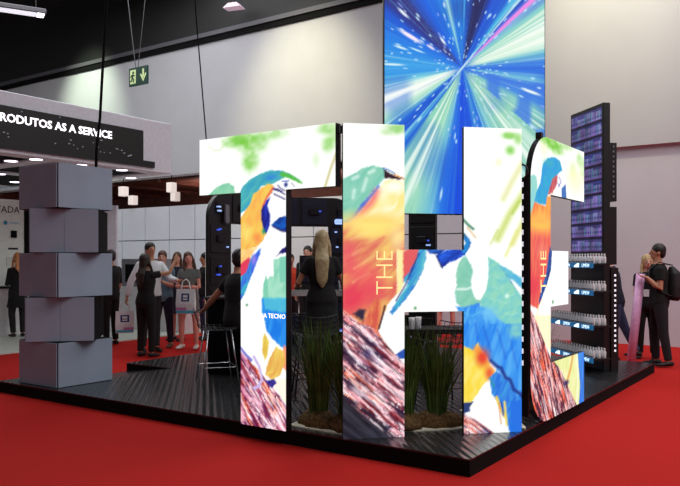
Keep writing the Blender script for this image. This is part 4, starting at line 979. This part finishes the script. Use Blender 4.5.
def world(root, v): return Matrix.LocRotScale(root.location, root.rotation_euler.to_quaternion(), None) @ v
def bag(label, loc, rz, wd=.33, h_=.38):
    root = empty('tote_bag', loc, rz, label, 'bag', 'printed tote bags')
    mb = MB(); mb.loft([[(-wd/2, -.03, 0), (wd/2, -.03, 0), (wd/2, .03, 0), (-wd/2, .03, 0)], [(-wd/2-.005, -.045, h_*.4), (wd/2+.005, -.045, h_*.4), (wd/2+.005, .045, h_*.4), (-wd/2-.005, .045, h_*.4)], [(-wd/2, -.012, h_), (wd/2, -.012, h_), (wd/2, .012, h_), (-wd/2, .012, h_)]]); mb.build('bag_body', CL['white'], root)
    bl = mat('bag_print_blue', (34, 52, 110), .7); tl = mat('bag_print_teal', (70, 170, 196), .7); pu = mat('bag_print_pink', (196, 120, 176), .7)
    for sgn in (-1, 1):
        y = lambda z: sgn*(.047-.033*max(0, (z-h_*.4)/(h_*.6)))
        def quad(x0, x1, z0, z1, mm, nm):
            v = [(x0, y(z0), z0), (x1, y(z0), z0), (x1, y(z1), z1), (x0, y(z1), z1)]; MB().add(v, [(0, 1, 2, 3) if sgn < 0 else (3, 2, 1, 0)]).build(nm, mm, root)
        quad(-.07, .07, h_*.50, h_*.82, bl, 'emblem'); quad(-wd/2, wd/2, .015, h_*.14, tl, 'print_band'); quad(-.02, wd/2, h_*.14, h_*.26, pu, 'print_band')
        v = [(a, y(z)+sgn*.002, z) for a, z in ((-.04, h_*.56), (.04, h_*.56), (.04, h_*.62), (-.04, h_*.62), (-.04, h_*.66), (.04, h_*.66), (.04, h_*.76), (-.04, h_*.76))]
        MB().add(v, [(0, 1, 2, 3), (4, 5, 6, 7)] if sgn < 0 else [(3, 2, 1, 0), (7, 6, 5, 4)]).build('emblem_mark', CL['white'], root)
        MB().tube([(-.08, sgn*.013, h_-.02), (-.06, sgn*.013, h_+.12), (0, sgn*.008, h_+.17), (.06, sgn*.013, h_+.12), (.08, sgn*.013, h_-.02)], .008, 6).build('handle', CL['white'], root)
    return root

# -- visitors on the left
p1, J, S = person('tall man in a white long sleeved shirt holding a tote bag', (-3.20, 12.42, 0), 212, 1.83, False, 'tan', ('short', 'black'), {'R': ((.55, .0, -1), (.28, .10, -1)), 'L': ((-.4, .6, -.8), (-.1, 1, -.1))}, None, ('white', .90, 1.95), ('trousers', 'dark', .97), None, 'black', (0, .05), (8, 4, 0))
hnd = world(p1, J['R'][2]+J['R'][3]*.09)
bag('white tote bag hanging from the hand of the man in the white shirt', (hnd.x-.02, hnd.y, hnd.z-.51), R(22), .28, .36)
person('woman in black with long dark hair raising her arm', (-3.10, 11.78, 0), -26, 1.64, True, 'tan', ('long', 'dark'), {'R': ((.6, .75, .15), (.0, .7, 1.0)), 'L': ((-.2, .5, -1), (0, .6, -.8))}, {'R': ((.06, .05, -1), (.02, -.03, -1)), 'L': ((-.06, .05, -1), (-.02, -.03, -1))}, ('black', .86, .45), ('trousers', 'black', .97), None, 'black', (0, .02), (-10, 10, 0))
person('man in a pale denim waistcoat with a badge, behind the woman in black', (-3.14, 13.1, 0), 165, 1.70, False, 'light', ('short', 'brown'), {'R': ((.2, .25, -1), (-.1, .7, -.8)), 'L': ((-.2, .25, -1), (.3, .9, .35))}, {'R': ((.08, .04, -1), (.02, -.05, -1)), 'L': ((-.14, .08, -1), (-.04, -.05, -1))}, ('denim', .84, .4), ('trousers', 'navy', .97), None, 'brown', (0, .04), (20, 0, 0), True)
g1, J, S = person('young woman in a short grey dress and white trainers, arms crossed', (-2.63, 12.86, 0), 172, 1.68, True, 'pink', ('long', 'brown'), {'R': ((.22, .25, -1), (-.85, .55, .02), (-1, .15, .05)), 'L': ((-.22, .25, -1), (.85, .62, .06), (1, .15, .1))}, {'R': ((.10, .06, -1), (.02, -.06, -1)), 'L': ((-.10, .04, -1), (-.03, -.05, -1))}, None, None, ('grey', .66, .45, .19), 'white', (0, -.02), (22, 6, 8))
q = g1.location; bag('white tote bag carried in front by the young woman in the grey dress', (q.x+.02, q.y-.36, .64), R(172), .32, .42)
person('woman with long brown hair half hidden behind the denim waistcoat', (-3.13, 14.2, 0), 150, 1.69, True, 'light', ('long', 'brown'), {'R': ((.2, .3, -1), (0, 1, .3))}, None, ('navy', .86, 1.4), None, ('navy', .55, 0, .2), 'black', (0, .0), (30, 0, 0))
person('person in dark clothes with black hair behind the young woman in grey', (-2.62, 14.35, 0), 120, 1.68, False, 'tan', ('short', 'black'), {'R': ((.2, .6, -.7), (0, .5, 1))}, None, ('dark', .86, 1.9), ('trousers', 'jeans', .97), None, 'black')
person('woman with copper blonde hair in a black dress at the left white counter', (-6.38, 14.62, 0.025), 40, 1.66, True, 'light', ('mid', 'copper'), {'R': ((.1, .3, -1), (-.2, 1, -.1)), 'L': ((-.1, .3, -1), (.2, 1, -.1))}, {'R': ((.02, .03, -1), (0, -.04, -1)), 'L': ((-.08, .0, -1), (.06, -.05, -1))}, None, ('trousers', 'tights', .97), ('black', .62, 1.9, .21), 'black', (0, .02), (0, 0, 0))
person('person in black partly hidden behind the right side of the block tower', (-4.18, 13.45, 0), 60, 1.72, False, 'tan', ('short', 'dark'), {'R': ((.15, .0, -1), (.0, .5, -1))}, None, ('black', .84, .9), ('trousers', 'black', .97), None, 'black')
# -- inside the stand
person('person dressed in black seated on a stool, arm stretched out to the left', (-1.22, 8.70, -.10), -45, 1.76, False, 'tan', ('short', 'black'), {'L': ((-.75, -.25, -.75), (-.8, -.05, -.62)), 'R': ((.2, .5, -1), (-.2, 1, -.1))}, {'R': ((.2, 1, -.35), (.05, .0, -1)), 'L': ((-.25, 1, -.42), (-.05, -.1, -1))}, ('black', .86, .55), ('trousers', 'black', .97), None, 'grey', (-.05, .10), (45, 0, 0))
person('woman with very long blonde hair in black, seen from behind at the bar table', (-.215, 8.72, ZP), 3, 1.755, True, 'tan', ('verylong', 'ash'), {'R': ((.42, .18, -1), (.05, 1, -.22)), 'L': ((-.50, .12, -1), (-.05, 1, -.18))}, None, None, ('trousers', 'black', .97), ('black', .55, .55, .20), 'black', (0, .03), (0, 0, 0))
person('man in an orange red top behind the bar table, beside the T stem', (-1.0, 14.9, 0), 200, 1.66, False, 'tan', ('short', 'dark'), {'R': ((.15, .4, -1), (-.2, 1, .0)), 'L': ((-.15, .4, -1), (.2, 1, .1))}, None, ('orange', .86, .6), ('trousers', 'dark', .97), None, 'black')
person('man with black hair and dark jacket behind the blonde woman', (-.62, 14.25, 0), 150, 1.81, False, 'light', ('short', 'black'), None, None, ('black', .84, 1.95), ('trousers', 'dark', .97), None, 'black', (0, .03), (15, 6, 0))
person('bare legged visitor in a dark dress seen under the H crossbar', (2.14, 14.9, 0), 185, 1.66, True, 'pink', ('mid', 'brown'), None, {'R': ((.12, .02, -1), (.03, -.03, -1)), 'L': ((-.12, .02, -1), (-.03, -.03, -1))}, None, None, ('navy', .58, .5, .2), 'black')
# -- right of the stand
b1, J, S = person('man in a black T-shirt with a backpack holding a tall pink roll', (4.65, 10.75, 0), 74, 1.77, False, 'tan', ('short', 'black'), {'R': ((.25, -.05, -1), (-.35, .62, .55), (-.2, 1, .2)), 'L': ((-.15, .0, -1), (.22, .62, .62), (.1, 1, .25))}, {'R': ((.05, .12, -1), (.0, -.05, -1)), 'L': ((-.05, -.10, -1), (0, -.16, -1))}, ('black', .84, .55), ('trousers', 'dark', .97), None, 'black', (0, .04), (0, 5, 0))
bp_ = empty('backpack', b1.location, b1.rotation_euler.z, 'black backpack worn by the man holding the pink roll', 'backpack'); S = 1.77/1.75
mb = MB(); mb.tube([(0, -0.195*S, .95*S), (0, -0.200*S, 1.0*S), (0, -0.205*S, 1.15*S), (0, -0.190*S, 1.34*S), (0, -0.155*S, 1.44*S)], [(.10*S, .06*S), (.155*S, .10*S), (.16*S, .11*S), (.145*S, .09*S), (.06*S, .03*S)], 16, ref=(1, 0, 0)); remesh(mb, 'pack_body', mat('backpack_nylon', (24, 24, 28), .7, 0, .2, 30), bp_, .012)
mb = MB(); mb.tube([(0, -.29*S, .98*S), (0, -.305*S, 1.05*S), (0, -.305*S, 1.15*S), (0, -.29*S, 1.2*S)], [(.09, .015), (.115, .03), (.115, .03), (.08, .012)], 12, ref=(1, 0, 0)); mb.build('front_pocket', mat('backpack_pocket', (38, 38, 42), .6), bp_, True)
for sx in (-1, 1):
    MB().tube([(sx*.10*S, -.16*S, 1.46*S), (sx*.115*S, .02*S, 1.50*S), (sx*.115*S, .14*S, 1.40*S), (sx*.13*S, .165*S, 1.26*S), (sx*.17*S, .06*S, 1.10*S), (sx*.15*S, -.15*S, 1.02*S)], [(.028, .008)]*6, 8, ref=(1, 0, 0)).build('strap', mat('backpack_strap', (20, 20, 22), .7), bp_)
h1 = world(b1, J['R'][2]+J['R'][3]*.08); h2 = world(b1, J['L'][2]+J['L'][3]*.08); top_ = (h1+h2)/2
ro = empty('paper_roll', (4.30, 10.92, 0), 0, 'long pink lilac roll standing on the floor, held by the man with the backpack', 'roll'); tpt = top_-ro.location; tpt = tpt*1.03
rmat = mat('pink_film_roll', (240, 184, 230), .35, 0, .12, 18, .5)
MB().tube([(0, 0, .0), tpt], .062, 18, ref=(1, 0, 0)).build('film', rmat, ro, True); MB().tube([tpt, tpt*1.012], .03, 14, ref=(1, 0, 0)).build('core', M['rail'], ro, True)
person('blonde woman in black with a badge standing behind the man with the backpack', (4.82, 11.6, 0), 155, 1.62, True, 'light', ('mid', 'blonde'), {'R': ((.1, .1, -1), (-.1, .5, -1))}, None, ('black', .86, .6), ('trousers', 'black', .97), None, 'black', (0, .0), (20, 0, 0), True)
person('person in a navy top and blue jeans stepping out behind the display tower', (4.20, 11.25, 0), 82, 1.72, False, 'pink', ('short', 'black'), {'R': ((.1, .35, -1), (.0, .9, .2))}, {'R': ((.0, -.40, -1), (.0, -.48, -1)), 'L': ((0, .12, -1), (0, -.05, -1))}, ('navy', .84, .8), ('trousers', 'jeans', .97), None, 'black', (0, .2))
